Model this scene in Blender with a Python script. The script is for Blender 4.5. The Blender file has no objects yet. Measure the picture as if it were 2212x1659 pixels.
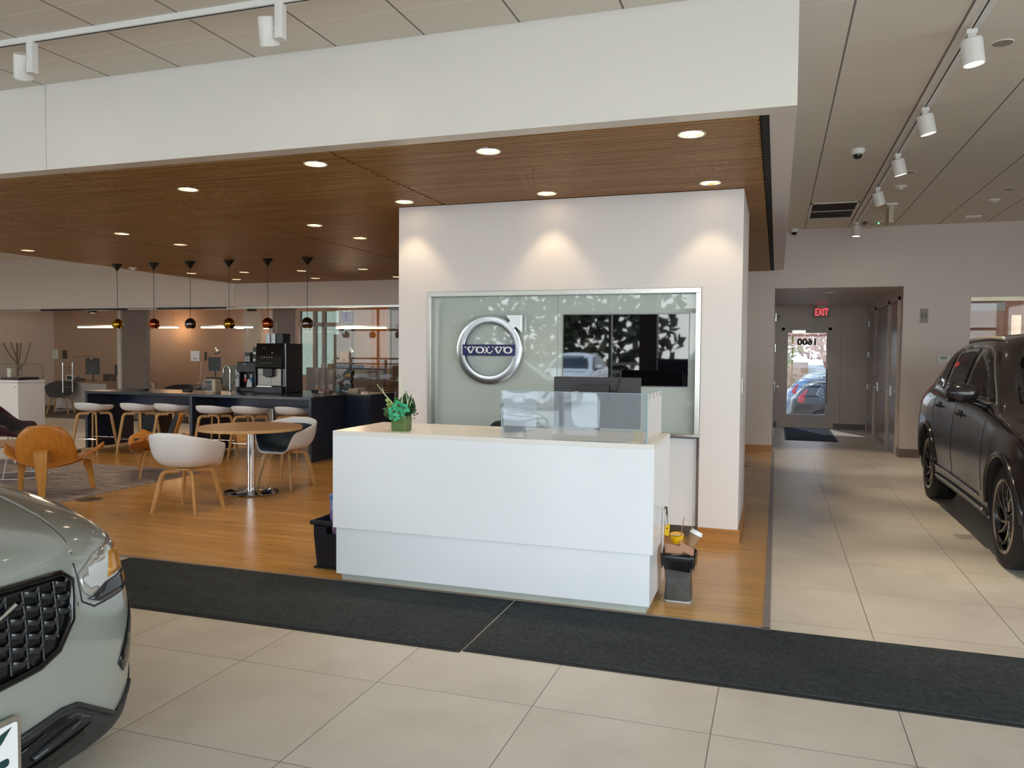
import bpy, bmesh, math, random
from mathutils import Vector, Matrix, Quaternion
from mathutils.bvhtree import BVHTree
random.seed(7)
S = bpy.context.scene
COL = S.collection
PI = math.pi

# ------------------------------------------------------------------ camera
YAW, PITCH, ROLL, FPX = 0.32281094, 0.03917811, 0.00832685, 1707.04
cam_d = bpy.data.cameras.new('camera')
cam = bpy.data.objects.new('camera', cam_d)
COL.objects.link(cam)
cf = Vector((-math.sin(YAW)*math.cos(PITCH), math.cos(YAW)*math.cos(PITCH), -math.sin(PITCH)))
r0 = Vector((math.cos(YAW), math.sin(YAW), 0)); u0 = r0.cross(cf)
cr = r0*math.cos(ROLL) + u0*math.sin(ROLL); cu = cr.cross(cf)
cam.matrix_world = Matrix(((cr.x, cu.x, -cf.x, 0), (cr.y, cu.y, -cf.y, 0), (cr.z, cu.z, -cf.z, 1.6), (0, 0, 0, 1)))
cam_d.sensor_fit = 'HORIZONTAL'; cam_d.sensor_width = 36.0
cam_d.lens = 36.0*FPX/2212.0
cam_d.clip_start = 0.05; cam_d.clip_end = 400
S.camera = cam

# ------------------------------------------------------------------ world, sun, view
W = bpy.data.worlds.new('sky'); S.world = W; W.use_nodes = True
wn = W.node_tree; wn.nodes.clear()
wo = wn.nodes.new('ShaderNodeOutputWorld'); wb = wn.nodes.new('ShaderNodeBackground')
wt = wn.nodes.new('ShaderNodeTexCoord'); wx = wn.nodes.new('ShaderNodeSeparateXYZ'); wr = wn.nodes.new('ShaderNodeValToRGB')
wn.links.new(wt.outputs['Generated'], wx.inputs[0]); wn.links.new(wx.outputs['Z'], wr.inputs[0])
e = wr.color_ramp.elements
e[0].position = 0.0; e[0].color = (0.98, 0.98, 0.97, 1)
e[1].position = 0.7; e[1].color = (0.40, 0.58, 0.88, 1)
m_ = wr.color_ramp.elements.new(0.22); m_.color = (0.80, 0.88, 1.0, 1)
wn.links.new(wr.outputs[0], wb.inputs[0]); wb.inputs[1].default_value = 5.2
wn.links.new(wb.outputs[0], wo.inputs[0])
sun_d = bpy.data.lights.new('sun', 'SUN'); sun_d.energy = 7.0; sun_d.angle = 0.01; sun_d.color = (1.0, 0.95, 0.87)
sun = bpy.data.objects.new('sun', sun_d); COL.objects.link(sun)
sun.rotation_euler = Vector((0.25, -0.62, -0.75)).to_track_quat('-Z', 'Y').to_euler()  # light travels away from the storefront
S.view_settings.view_transform = 'Standard'; S.view_settings.look = 'None'
S.view_settings.gamma = 1.0; S.view_settings.use_curve_mapping = False
S.view_settings.exposure = 0.84

def portal(name, loc, rot, sx, sy):
    d = bpy.data.lights.new(name, 'AREA'); d.shape = 'RECTANGLE'; d.size = sx; d.size_y = sy; d.energy = 1
    d.cycles.is_portal = True
    o = bpy.data.objects.new(name, d); COL.objects.link(o); o.location = loc; o.rotation_euler = rot
portal('storefront_daylight', (-5, -4.55, 1.85), (PI/2, 0, 0), 24.0, 3.5)

cy = S.cycles
cy.use_denoising = True
try: cy.denoiser = 'OPENIMAGEDENOISE'; cy.denoising_input_passes = 'RGB_ALBEDO_NORMAL'
except Exception: pass
cy.max_bounces = 8; cy.diffuse_bounces = 5; cy.glossy_bounces = 4; cy.transmission_bounces = 6; cy.transparent_max_bounces = 12
cy.sample_clamp_indirect = 6.0; cy.caustics_reflective = False; cy.caustics_refractive = False
cy.use_adaptive_sampling = True; cy.adaptive_threshold = 0.02
try: cy.use_light_tree = True
except Exception: pass

# ------------------------------------------------------------------ materials
def lin(c):
    c = c/255.0
    return c/12.92 if c <= 0.04045 else ((c+0.055)/1.055)**2.4
def C(r, g, b): return (lin(r), lin(g), lin(b), 1.0)
MATS = {}
class NT:
    def __init__(s, name):
        s.m = bpy.data.materials.new(name); s.m.use_nodes = True; s.t = s.m.node_tree
        s.p = s.t.nodes['Principled BSDF']; s.out = s.t.nodes['Material Output']
        MATS[name] = s.m
    def n(s, k, **kw):
        x = s.t.nodes.new(k)
        for a, b in kw.items(): setattr(x, a, b)
        return x
    def l(s, a, b): s.t.links.new(a, b)
    def coord(s, scale=(1,1,1), rot=(0,0,0), loc=(0,0,0)):
        tc = s.n('ShaderNodeTexCoord'); mp = s.n('ShaderNodeMapping')
        mp.inputs['Scale'].default_value = scale; mp.inputs['Rotation'].default_value = rot; mp.inputs['Location'].default_value = loc
        s.l(tc.outputs['Object'], mp.inputs[0]); return mp.outputs[0]
    def noise(s, vec, scale=5, detail=3, rough=.5):
        x = s.n('ShaderNodeTexNoise'); x.inputs['Scale'].default_value = scale; x.inputs['Detail'].default_value = detail
        x.inputs['Roughness'].default_value = rough; s.l(vec, x.inputs['Vector']); return x.outputs['Fac']
    def ramp(s, fac, stops):
        x = s.n('ShaderNodeValToRGB'); el = x.color_ramp.elements
        el[0].position, el[0].color = stops[0]; el[1].position, el[1].color = stops[-1]
        for p_, c_ in stops[1:-1]:
            y = el.new(p_); y.color = c_
        s.l(fac, x.inputs[0]); return x.outputs[0]
    def math(s, op, a, b=None, c=None):
        x = s.n('ShaderNodeMath', operation=op)
        for i, v in enumerate((a, b, c)):
            if v is None: continue
            if isinstance(v, (int, float)): x.inputs[i].default_value = v
            else: s.l(v, x.inputs[i])
        return x.outputs[0]
    def mix(s, fac, a, b, mode='MIX'):
        x = s.n('ShaderNodeMix', data_type='RGBA', blend_type=mode)
        for i, v in ((0, fac), (6, a), (7, b)):
            if isinstance(v, (int, float, tuple)): x.inputs[i].default_value = v
            else: s.l(v, x.inputs[i])
        return x.outputs[2]
    def bump(s, h, strength=.2, dist=.01):
        x = s.n('ShaderNodeBump'); x.inputs['Strength'].default_value = strength; x.inputs['Distance'].default_value = dist
        s.l(h, x.inputs['Height']); s.l(x.outputs[0], s.p.inputs['Normal'])

def pbr(name, col, rough=.5, metal=0.0, vary=.06, scale=6, bump=0.0, bscale=80, coat=0.0, spec=None, stretch=(1,1,1), alpha=None):
    t = NT(name)
    t.p.inputs['Roughness'].default_value = rough; t.p.inputs['Metallic'].default_value = metal
    t.p.inputs['Coat Weight'].default_value = coat; t.p.inputs['Coat Roughness'].default_value = .04
    if spec is not None: t.p.inputs['Specular IOR Level'].default_value = spec
    v = t.coord(stretch)
    nz = t.noise(v, scale)
    a = tuple(min(1, x*(1-vary)) for x in col[:3])+(1,); b = tuple(min(1, x*(1+vary)) for x in col[:3])+(1,)
    t.l(t.ramp(nz, [(.3, a), (.7, b)]), t.p.inputs['Base Color'])
    if bump: t.bump(t.noise(v, bscale), bump, .004)
    return t.m
def emit(name, col, strength):
    t = NT(name); t.p.inputs['Base Color'].default_value = (.8,.8,.8,1)
    t.p.inputs['Emission Color'].default_value = col; t.p.inputs['Emission Strength'].default_value = strength
    return t.m
def glass(name, tint=(1,1,1,1), gloss=1.0, ior=1.45, haze=None):
    """clear architectural sheet: light passes straight through, fresnel mirror on top"""
    t = NT(name); t.t.nodes.remove(t.p)
    tr = t.n('ShaderNodeBsdfTransparent'); tr.inputs[0].default_value = tint
    gl = t.n('ShaderNodeBsdfGlossy'); gl.inputs['Roughness'].default_value = 0.0; gl.inputs[0].default_value = (1,1,1,1)
    ge = t.n('ShaderNodeNewGeometry'); dt = t.n('ShaderNodeVectorMath', operation='DOT_PRODUCT'); t.l(ge.outputs['Incoming'], dt.inputs[0]); t.l(ge.outputs['Normal'], dt.inputs[1])
    c_ = t.math('SUBTRACT', 1.0, t.math('ABSOLUTE', dt.outputs['Value'])); f = t.math('ADD', .035, t.math('MULTIPLY', .965, t.math('POWER', c_, 5.0)))
    mx = t.n('ShaderNodeMixShader'); f = t.math('MULTIPLY', f, gloss)
    t.l(f, mx.inputs[0])
    src = tr.outputs[0]
    if haze:
        df = t.n('ShaderNodeBsdfDiffuse'); df.inputs[0].default_value = haze[1]
        m2 = t.n('ShaderNodeMixShader'); m2.inputs[0].default_value = haze[0]
        t.l(tr.outputs[0], m2.inputs[1]); t.l(df.outputs[0], m2.inputs[2]); src = m2.outputs[0]
    t.l(src, mx.inputs[1]); t.l(gl.outputs[0], mx.inputs[2]); t.l(mx.outputs[0], t.out.inputs[0])
    return t.m

white_wall = pbr('white_painted_wall', C(226,219,216), .38, vary=.012, scale=1.2, bump=.03, bscale=140)
fascia_mat = pbr('white_satin_fascia', C(228,222,214), .30, vary=.012, scale=.7)
grey_wall = pbr('grey_painted_wall', C(214,203,195), .5, vary=.012, scale=1.2)
hall_paint = pbr('hall_paint', C(216,205,197), .45, vary=.012, scale=1.2)
desk_white = pbr('white_solid_surface', C(230,232,235), .16, vary=.012, scale=2.0)
desk_top_mat = pbr('white_solid_top', C(226,222,216), .22, vary=.01)
steel = pbr('brushed_steel', C(200,197,190), .28, 1.0, vary=.05, scale=60, stretch=(1,30,1))
steel_dark = pbr('dark_brushed_steel', C(120,118,116), .35, 1.0, vary=.04)
chrome = pbr('polished_chrome', C(225,225,225), .07, 1.0, vary=.01)
black_pl = pbr('black_plastic', C(22,22,26), .4, vary=.05)
black_gl = pbr('black_gloss', C(8,8,10), .08, vary=.02)
dark_gap = pbr('shadow_gap_black', C(12,12,14), .8, vary=.02)
white_pl = pbr('white_plastic', C(226,226,228), .42, vary=.01)
white_met = pbr('white_powder_coat', C(232,228,222), .4, vary=.01)
navy = pbr('navy_laminate', C(33,42,62), .33, vary=.05, scale=3)
navy_dark = pbr('navy_laminate_front', C(22,32,58), .35, vary=.05, scale=3)
bar_top_mat = pbr('black_laminate_top', C(40,44,54), .22, vary=.06, scale=4)
rubber = pbr('tyre_rubber', C(24,24,25), .75, vary=.08, scale=30, bump=.2, bscale=120)
paper = pbr('white_paper', C(228,228,232), .7, vary=.01)
glass_clear = glass('clear_glass', (.93,.95,.94,1), 1.0)
glass_off = glass('office_glass', (.90,.90,.89,1), .5)
warm_emit = emit('warm_lamp_glow', (1.0,.83,.62,1), 9)
down_emit = emit('downlight_glow', (1.0,.78,.52,1), 5)
glass_exit = glass('tinted_door_glass', (.40,.42,.43,1), 1.0)  # tint added to hold down the daylight seen through the exit door
glass_frit = glass('pale_fritted_glass', (.20,.23,.215,1), 1.0)  # dark tint in the glass colour dims the overbright office window
line_emit = emit('linear_lamp_glow', (1.0,.86,.70,1), 3.2)

def wood_mat(name, c0, c1, c2, rough, along='x', sc=1.0, planks=None, coat=0.0):
    t = NT(name); st = {'x': (.35,9,9), 'y': (9,.35,9), 'z': (9,9,.35)}[along]
    v = t.coord(tuple(a*sc for a in st)); n1 = t.noise(v, 3.0, 5, .6)
    v2 = t.coord(tuple(a*sc*3 for a in st)); n2 = t.noise(v2, 4.0, 3, .6)
    col = t.ramp(n1, [(.28, c0), (.5, c1), (.74, c2)])
    col = t.mix(t.math('MULTIPLY', n2, .45), col, c0)
    t.l(col, t.p.inputs['Base Color']); t.p.inputs['Roughness'].default_value = rough
    t.p.inputs['Coat Weight'].default_value = coat; t.p.inputs['Coat Roughness'].default_value = .15
    return t
oak = wood_mat('oak_light', C(176,134,84), C(206,164,108), C(222,184,130), .42, 'z', 2).m
oak_x = wood_mat('oak_light_top', C(158,122,86), C(176,140,102), C(190,156,118), .36, 'x', 1).m
honey = wood_mat('honey_veneer', C(172,104,32), C(200,126,44), C(214,142,58), .38, 'z', 1.4).m
honey_leg = wood_mat('honey_leg', C(176,116,48), C(204,140,64), C(216,156,80), .4, 'z', 1.6).m
base_wood = wood_mat('oak_baseboard', C(150,98,44), C(178,122,60), C(192,138,76), .35, 'x', 1).m
slat_wood = wood_mat('ceiling_slat_wood', C(120,82,34), C(160,114,56), C(186,140,80), .45, 'x', .9).m

# stone tile floor: grid of .786 m tiles with thin grout
t = NT('floor_tile'); tc = t.n('ShaderNodeTexCoord'); sx = t.n('ShaderNodeSeparateXYZ'); t.l(tc.outputs['Object'], sx.inputs[0])
gx = t.math('DIVIDE', t.math('SUBTRACT', sx.outputs[0], .553), .786); gy = t.math('DIVIDE', t.math('SUBTRACT', sx.outputs[1], 3.375), .7935)
def edge(c, w):
    f = t.math('FRACT', t.math('ADD', c, 100.0)); d = t.math('MINIMUM', f, t.math('SUBTRACT', 1.0, f)); return t.math('LESS_THAN', d, w)
gm = t.math('MAXIMUM', edge(gx, .0032), edge(gy, .0026))
cell = t.n('ShaderNodeCombineXYZ'); t.l(t.math('FLOOR', gx), cell.inputs[0]); t.l(t.math('FLOOR', gy), cell.inputs[1])
wn_ = t.n('ShaderNodeTexWhiteNoise', noise_dimensions='2D'); t.l(cell.outputs[0], wn_.inputs['Vector'])
off = t.n('ShaderNodeVectorMath', operation='ADD'); t.l(tc.outputs['Object'], off.inputs[0]); t.l(wn_.outputs['Color'], off.inputs[1])
nz = t.noise(off.outputs[0], 2.2, 6, .6)
base = t.ramp(nz, [(.3, C(192,184,170)), (.5, C(204,196,183)), (.72, C(212,205,193))])
base = t.mix(t.math('MULTIPLY', wn_.outputs['Value'], .22), base, C(196,184,170))
t.l(t.mix(gm, base, C(122,112,102)), t.p.inputs['Base Color'])
t.l(t.math('ADD', t.math('MULTIPLY', nz, .12), .30), t.p.inputs['Roughness'])
tile_mat = t.m

# strand bamboo floor, strips run along X
t = NT('bamboo_floor'); v = t.coord((.7,42,1)); n1 = t.noise(v, 2.0, 5, .65)
col = t.ramp(n1, [(.25, C(136,94,46)), (.44, C(182,134,72)), (.56, C(204,156,88)), (.76, C(222,180,116))])
br = t.n('ShaderNodeTexBrick'); br.inputs['Scale'].default_value = 1.0; br.inputs['Brick Width'].default_value = 1.9; br.inputs['Row Height'].default_value = .142
br.inputs['Mortar Size'].default_value = .0016; br.inputs['Color1'].default_value = (.86,.86,.86,1); br.inputs['Color2'].default_value = (1.06,1.06,1.06,1); br.inputs['Mortar'].default_value = (.45,.45,.45,1)
t.l(t.coord(), br.inputs['Vector'])
t.l(t.mix(1.0, col, br.outputs['Color'], 'MULTIPLY'), t.p.inputs['Base Color'])
t.l(t.math('ADD', t.math('MULTIPLY', n1, .14), .17), t.p.inputs['Roughness'])
bamboo = t.m

# acoustic tile ceiling .65 m grid
def ceil_mat(name, c_tile, c_x, c_y, wx, wy):
    t = NT(name); tc = t.n('ShaderNodeTexCoord'); sx = t.n('ShaderNodeSeparateXYZ'); t.l(tc.outputs['Object'], sx.inputs[0])
    gx = t.math('DIVIDE', t.math('SUBTRACT', sx.outputs[0], .39), .648); gy = t.math('DIVIDE', t.math('SUBTRACT', sx.outputs[1], 5.66), .652)
    def edge(c, w):
        f = t.math('FRACT', t.math('ADD', c, 100.0)); d = t.math('MINIMUM', f, t.math('SUBTRACT', 1.0, f)); return t.math('LESS_THAN', d, w)
    nz = t.noise(t.coord(), 90, 2)
    c = t.mix(t.math('MULTIPLY', nz, .12), c_tile, C(150,140,128))
    c = t.mix(edge(gy, wy), c, c_y); c = t.mix(edge(gx, wx), c, c_x)
    t.l(c, t.p.inputs['Base Color']); t.p.inputs['Roughness'].default_value = .8
    return t.m
ceil_main = ceil_mat('acoustic_ceiling', C(226,217,203), C(126,116,110), C(236,230,220), .010, .007)

# ------------------------------------------------------------------ geometry helpers
def link(o, parent=None):
    COL.objects.link(o)
    if parent is not None: o.parent = parent
    return o
def obj(name, bm, mat, parent=None, smooth=35, bevel=0.0, seg=2, sub=0, solid=0.0):
    me = bpy.data.meshes.new(name); bmesh.ops.recalc_face_normals(bm, faces=bm.faces[:]) if not getattr(bm, 'keepn', False) else None
    bm.to_mesh(me); bm.free()
    if isinstance(mat, (list, tuple)):
        for x in mat: me.materials.append(x)
    else: me.materials.append(mat)
    o = link(bpy.data.objects.new(name, me), parent)
    if smooth:
        for p_ in me.polygons: p_.use_smooth = True
        if smooth < 180: me.set_sharp_from_angle(angle=math.radians(smooth))
    if solid:
        m = o.modifiers.new('s', 'SOLIDIFY'); m.thickness = solid; m.offset = 0
    if sub:
        m = o.modifiers.new('sd', 'SUBSURF'); m.levels = sub; m.render_levels = sub
    if bevel:
        m = o.modifiers.new('b', 'BEVEL'); m.width = bevel; m.segments = seg; m.limit_method = 'ANGLE'; m.angle_limit = math.radians(40)
        m.harden_normals = bool(smooth)
    return o
def tag(o, label=None, cat=None, group=None, kind=None):
    if label: o['label'] = label
    if cat: o['category'] = cat
    if group: o['group'] = group
    if kind: o['kind'] = kind
    return o
def thing(name, label, cat, loc=(0,0,0), rz=0.0, group=None, scale=None):
    o = bpy.data.objects.new(name, None); link(o); o.location = loc; o.rotation_euler = (0,0,rz)
    o.empty_display_size = .1
    if scale: o.scale = (scale,)*3
    return tag(o, label, cat, group)
def struct(name, bm, mat, parent=None, **kw):
    o = obj(name, bm, mat, parent, **kw)
    if parent is None: o['kind'] = 'structure'
    return o
def dup(root, loc, rz, label=None, group=None):
    r = root.copy(); COL.objects.link(r); r.location = loc; r.rotation_euler = (0,0,rz)
    if label: r['label'] = label
    if group: r['group'] = group
    for ch in list(root.children):
        c = ch.copy(); COL.objects.link(c); c.parent = r
        for g in ch.children:
            d = g.copy(); COL.objects.link(d); d.parent = c
    return r
def NB(): return bmesh.new()
def box(bm, x0, x1, y0, y1, z0, z1, M=None, mi=0):
    vs = [bm.verts.new(Vector(p) if M is None else M @ Vector(p)) for p in
          ((x0,y0,z0),(x1,y0,z0),(x1,y1,z0),(x0,y1,z0),(x0,y0,z1),(x1,y0,z1),(x1,y1,z1),(x0,y1,z1))]
    for f in ((0,3,2,1),(4,5,6,7),(0,1,5,4),(1,2,6,5),(2,3,7,6),(3,0,4,7)):
        bm.faces.new([vs[i] for i in f]).material_index = mi
    return bm
def B(x0, x1, y0, y1, z0, z1, M=None): return box(NB(), x0, x1, y0, y1, z0, z1, M)
def frame_for(d):
    d = d.normalized(); a = Vector((0,0,1)) if abs(d.z) < .95 else Vector((1,0,0))
    x = a.cross(d).normalized(); return x, d.cross(x)
def rings(bm, ringlist, cap=True, closed=False, mi=0):
    R_ = [[bm.verts.new(p) for p in r] for r in ringlist]
    n = len(R_[0]); k = len(R_)
    for i in range(k if closed else k-1):
        a, b = R_[i], R_[(i+1) % k]
        for j in range(n):
            bm.faces.new((a[j], a[(j+1)%n], b[(j+1)%n], b[j])).material_index = mi
    if cap and not closed:
        bm.faces.new(R_[0][::-1]).material_index = mi; bm.faces.new(R_[-1]).material_index = mi
    return bm
def tube(bm, pts, r, n=8, closed=False, flat=None, mi=0):
    """sweep a circle (or ellipse r x flat) along pts"""
    pts = [Vector(p) for p in pts]; out = []; k = len(pts); px = None
    for i, p in enumerate(pts):
        if closed: d = pts[(i+1)%k]-pts[i-1]
        else: d = pts[min(i+1,k-1)]-pts[max(i-1,0)]
        d.normalize()
        if px is None: x, y = frame_for(d)
        else:
            x = (px - d*px.dot(d)).normalized(); y = d.cross(x)
        px = x
        ri = r[i] if isinstance(r, (list,tuple)) else r
        fl = ri if flat is None else (flat[i] if isinstance(flat,(list,tuple)) else flat)
        out.append([p + x*(math.cos(2*PI*j/n)*ri) + y*(math.sin(2*PI*j/n)*fl) for j in range(n)])
    return rings(bm, out, True, closed, mi)
def cyl(bm, p0, p1, r0, r1=None, n=20, mi=0):
    return tube(bm, [p0, p1], [r0, r0 if r1 is None else r1], n, mi=mi)
def lathe(bm, prof, n=32, c=(0,0,0), M=None, mi=0, cap=False):
    c = Vector(c); R_ = []
    for (r, z) in prof:
        r = max(r, 1e-4)
        ring = [Vector((r*math.cos(2*PI*j/n), r*math.sin(2*PI*j/n), z)) for j in range(n)]
        if M is not None: ring = [M @ p for p in ring]
        R_.append([p + c for p in ring])
    return rings(bm, R_, cap, False, mi)
def prism(bm, poly, h0, h1, axis='z', mi=0, M=None):
    """extrude a 2-D polygon; axis names the extrusion axis"""
    def P(a, b, h):
        v = {'z': (a,b,h), 'y': (a,h,b), 'x': (h,a,b)}[axis]
        return Vector(v) if M is None else M @ Vector(v)
    A = [bm.verts.new(P(a,b,h0)) for a,b in poly]; D = [bm.verts.new(P(a,b,h1)) for a,b in poly]
    n = len(poly)
    bm.faces.new(A[::-1]).material_index = mi; bm.faces.new(D).material_index = mi
    for i in range(n): bm.faces.new((A[i], A[(i+1)%n], D[(i+1)%n], D[i])).material_index = mi
    return bm
def ball(bm, c, r, M=None, u=16, v=10):
    sc = r if isinstance(r, (tuple,list)) else (r,r,r)
    m = Matrix.Translation(Vector(c)) @ (M if M is not None else Matrix()) @ Matrix.Diagonal((*sc,1))
    bmesh.ops.create_uvsphere(bm, u_segments=u, v_segments=v, radius=1, matrix=m); return bm
def rrect(x0, x1, y0, y1, r, k=5):
    out = []
    for cx, cy_, a in ((x1-r,y1-r,0),(x0+r,y1-r,PI/2),(x0+r,y0+r,PI),(x1-r,y0+r,1.5*PI)):
        for i in range(k+1):
            b = a + PI/2*i/k; out.append((cx+r*math.cos(b), cy_+r*math.sin(b)))
    return out
def wall_holes(bm, a0, a1, z0, z1, h0, h1, holes, axis='y', mi=0):
    """slab in the (a,z) plane between h0..h1 with rectangular holes [(a0,a1,z0,z1)]"""
    As = sorted({a0,a1}|{v for h in holes for v in h[:2]}); Zs = sorted({z0,z1}|{v for h in holes for v in h[2:]})
    for i in range(len(As)-1):
        run = None
        for j in range(len(Zs)-1):
            ca, cz = (As[i]+As[i+1])/2, (Zs[j]+Zs[j+1])/2
            solid = not any(h[0]<ca<h[1] and h[2]<cz<h[3] for h in holes) and a0<ca<a1 and z0<cz<z1
            if solid: run = (run[0] if run else Zs[j], Zs[j+1])
            if run and (not solid or j == len(Zs)-2):
                if axis == 'y': box(bm, As[i], As[i+1], h0, h1, run[0], run[1], mi=mi)
                else: box(bm, h0, h1, As[i], As[i+1], run[0], run[1], mi=mi)
                run = None
    return bm
FONT = None
def text(name, body, size, loc, rot, mat, parent=None, ext=.002, align='CENTER', sx=1.0, off=0.0):
    cu_ = bpy.data.curves.new(name, 'FONT'); cu_.body = body; cu_.size = size; cu_.extrude = ext; cu_.align_x = align; cu_.align_y = 'CENTER'; cu_.offset = off
    o = bpy.data.objects.new(name, cu_); dg = bpy.context.evaluated_depsgraph_get()
    COL.objects.link(o); dg.update(); me = bpy.data.meshes.new_from_object(o.evaluated_get(bpy.context.evaluated_depsgraph_get()))
    COL.objects.unlink(o); bpy.data.objects.remove(o)
    me.materials.clear(); me.materials.append(mat); r = link(bpy.data.objects.new(name, me), parent)
    r.location = loc; r.rotation_euler = rot; r.scale = (sx,1,1); return r
def interp(tab, x):
    if x <= tab[0][0]: return tab[0][1]
    for (a, va), (b, vb) in zip(tab, tab[1:]):
        if x <= b:
            t_ = (x-a)/(b-a); return va+(vb-va)*t_
    return tab[-1][1]
# ================================================================== THE ROOM
GY = 13.78   # plane of the rear wall and of the office glazing
HC = 3.65    # ceiling height
WC = 2.99    # wood ceiling
XL, XR, YF = -19.5, 7.4, -4.6
# floors
struct('floor', B(XL, XR, YF, 18.9, -.12, 0), tile_mat)
struct('floor_bamboo', B(-10.65, -.045, 4.80, GY, 0, .006), bamboo)
bm = NB(); box(bm, -.045, -.006, 4.77, GY, 0, .009); box(bm, -10.65, -.006, 4.785, 4.80, 0, .009)
struct('trim_1', bm, pbr('floor_trim_grey', C(138,131,128), .4, .2))
struct('floor_carpet', B(XL, -.2, GY+.03, 18.9, 0, .012), pbr('office_carpet', C(84,72,62), .95, vary=.15, scale=40, bump=.3, bscale=300))
# ceilings
struct('ceiling', B(XL, XR, YF, GY, HC, HC+.1), ceil_main)
struct('ceiling_offices', B(XL, -.3, GY+.05, 18.9, 2.86, 2.95), grey_wall)
struct('ceiling_hall', B(-.17, 1.99, GY+.14, 18.9, 2.70, 2.8), hall_paint)
# recessed downlights in the wood ceiling
DL = [(-3.28,5.16),(-4.86,5.65),(-3.30,6.68),(-1.92,5.18),(-.54,5.15),(-1.93,6.68),(-.54,6.64),(-7.48,7.56),(-7.48,8.54),(-4.87,7.64),(-4.87,8.64),(-10.06,8.47),
      (-10.05,11.75),(-8.97,11.82),(-10.02,12.97),(-7.82,11.86),(-8.35,13.12),(-6.64,11.88),(-6.69,13.24)]
# wood slat ceiling with dark backing
bm = NB(); nsl = 196; y = 4.90; pit = (GY-4.90)/nsl
joints = [-10.65, -7.82, -5.41, -2.99, -.12]
for a, b in zip(joints, joints[1:]):
    for i in range(nsl):
        y0 = 4.90 + i*pit
        o_ = .012*(i % 2)
        segs = [(a+.006+o_*.5, b-.006-o_)]; ym = y0+pit*.35
        for lx, ly in DL:
            if abs(ly-ym) < .088:
                h_ = math.sqrt(.088**2-(ly-ym)**2)+.004; ns = []
                for p0, p1 in segs:
                    if p1 < lx-h_ or p0 > lx+h_: ns.append((p0,p1)); continue
                    if p0 < lx-h_: ns.append((p0,lx-h_))
                    if p1 > lx+h_: ns.append((lx+h_,p1))
                segs = ns
        for p0, p1 in segs: box(bm, p0, p1, y0, y0+pit*.70, WC, WC+.022)
struct('ceiling_wood_slats', bm, slat_wood, smooth=0)
struct('ceiling_slat_backing', B(-10.65, -.07, 4.88, GY, WC+.022, WC+.04), dark_gap)
# dropped soffit: front fascia, right return, left edge
bm = NB(); box(bm, XL, -5.428, 4.74, 4.88, 3.0-.004, HC); box(bm, -5.422, .08, 4.74, 4.88, 3.0-.004, HC)
struct('wall_fascia_front', bm, fascia_mat, smooth=0)
struct('wall_fascia_right', B(-.07, .08, 4.88, GY, 3.0, HC), white_wall, smooth=0)
struct('wall_fascia_left', B(-10.73, -10.65, 4.88, GY, 2.985, HC), white_wall, smooth=0)
struct('trim_2', B(-.12, -.07, 4.90, GY, 2.995, 3.012), dark_gap)
# rear wall: opening to the hall, glazed window on the right, header above the office glass
bm = NB()
wall_holes(bm, -.62, XR, 0, HC, GY, GY+.14, [(-.05,1.87,0,2.70), (2.81,6.6,.0,2.515)])
struct('wall_rear', bm, hall_paint, smooth=0)
bm = NB(); box(bm, XL, -10.69, GY, GY+.12, 2.50, HC); struct('wall_header_left', bm, grey_wall, smooth=0)
struct('wall_header', B(-10.685, -.62, GY+.005, GY+.12, 2.50, WC+.1), grey_wall, smooth=0)
struct('wall_left', B(XL-.12, XL, YF, 18.9, 0, HC), white_wall)
struct('wall_right', wall_holes(NB(), YF, GY, 0, HC, XR, XR+.12, [(-3.5,4.2,.1,3.3)], 'x'), white_wall, smooth=0)
# baseboards
bm = NB(); box(bm, -.62, -.05, GY-.015, GY, .006, .105); struct('baseboard_rear', bm, base_wood)
bb = pbr('grey_tile_base', C(120,106,98), .4, vary=.04)
bm = NB(); box(bm, 1.87, 2.81, GY-.015, GY, 0, .135); box(bm, 1.855, 1.87, GY-.015, 14.02, 0, .135)
struct('baseboard_rear_right', bm, bb)
bm = NB(); box(bm, -.05, .10-.08, 18.635, 18.65, 0, .11); box(bm, 1.2, 1.87, 18.635, 18.65, 0, .11)
struct('baseboard_hall', bm, bb)
# hall shell
struct('wall_hall_end', wall_holes(NB(), -.2, 2.0, 0, 2.70, 18.65, 18.8, [(.10,1.13,0,2.215)]), hall_paint, smooth=0)
struct('wall_hall_right', B(1.87, 1.99, GY+.14, 18.65, 0, 2.70), hall_paint, smooth=0)
struct('wall_hall_left', B(-.17, -.05, GY+.14, 18.65, 0, 2.70), hall_paint, smooth=0)
bm = NB(); box(bm, 1.322, 1.328, 18.645, 18.65, .12, 2.69); struct('trim_3', bm, bb)
# storefront behind the camera
mull = pbr('aluminium_mullion', C(150,148,144), .4, .7, vary=.02)
bm = NB()
for x in [XL+.06+i*2.242 for i in range(13)]: box(bm, x-.035, x+.035, YF-.05, YF+.09, 0, HC)
for z in (.06, 2.6, HC-.08): box(bm, XL, XR, YF-.05, YF+.09, z-.05, z+.05)
struct('window_frame_front', bm, mull, smooth=0)
struct('window_1', B(XL, XR, YF, YF+.012, .0, HC), glass_clear)
bm = NB()
for y in (-3.5, -.9, 1.6, 4.2): box(bm, XR+.01, XR+.11, y-.03, y+.03, .1, 3.3)
struct('window_frame_right', bm, mull, smooth=0)
struct('window_2', B(XR+.05, XR+.06, -3.5, 4.2, .1, 3.3), glass_clear)
struct('wall_front_column', B(-3.0,-2.6,YF+.1,YF+.4,0,HC), pbr('brown_column', C(96,80,74), .5), smooth=0)
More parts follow.
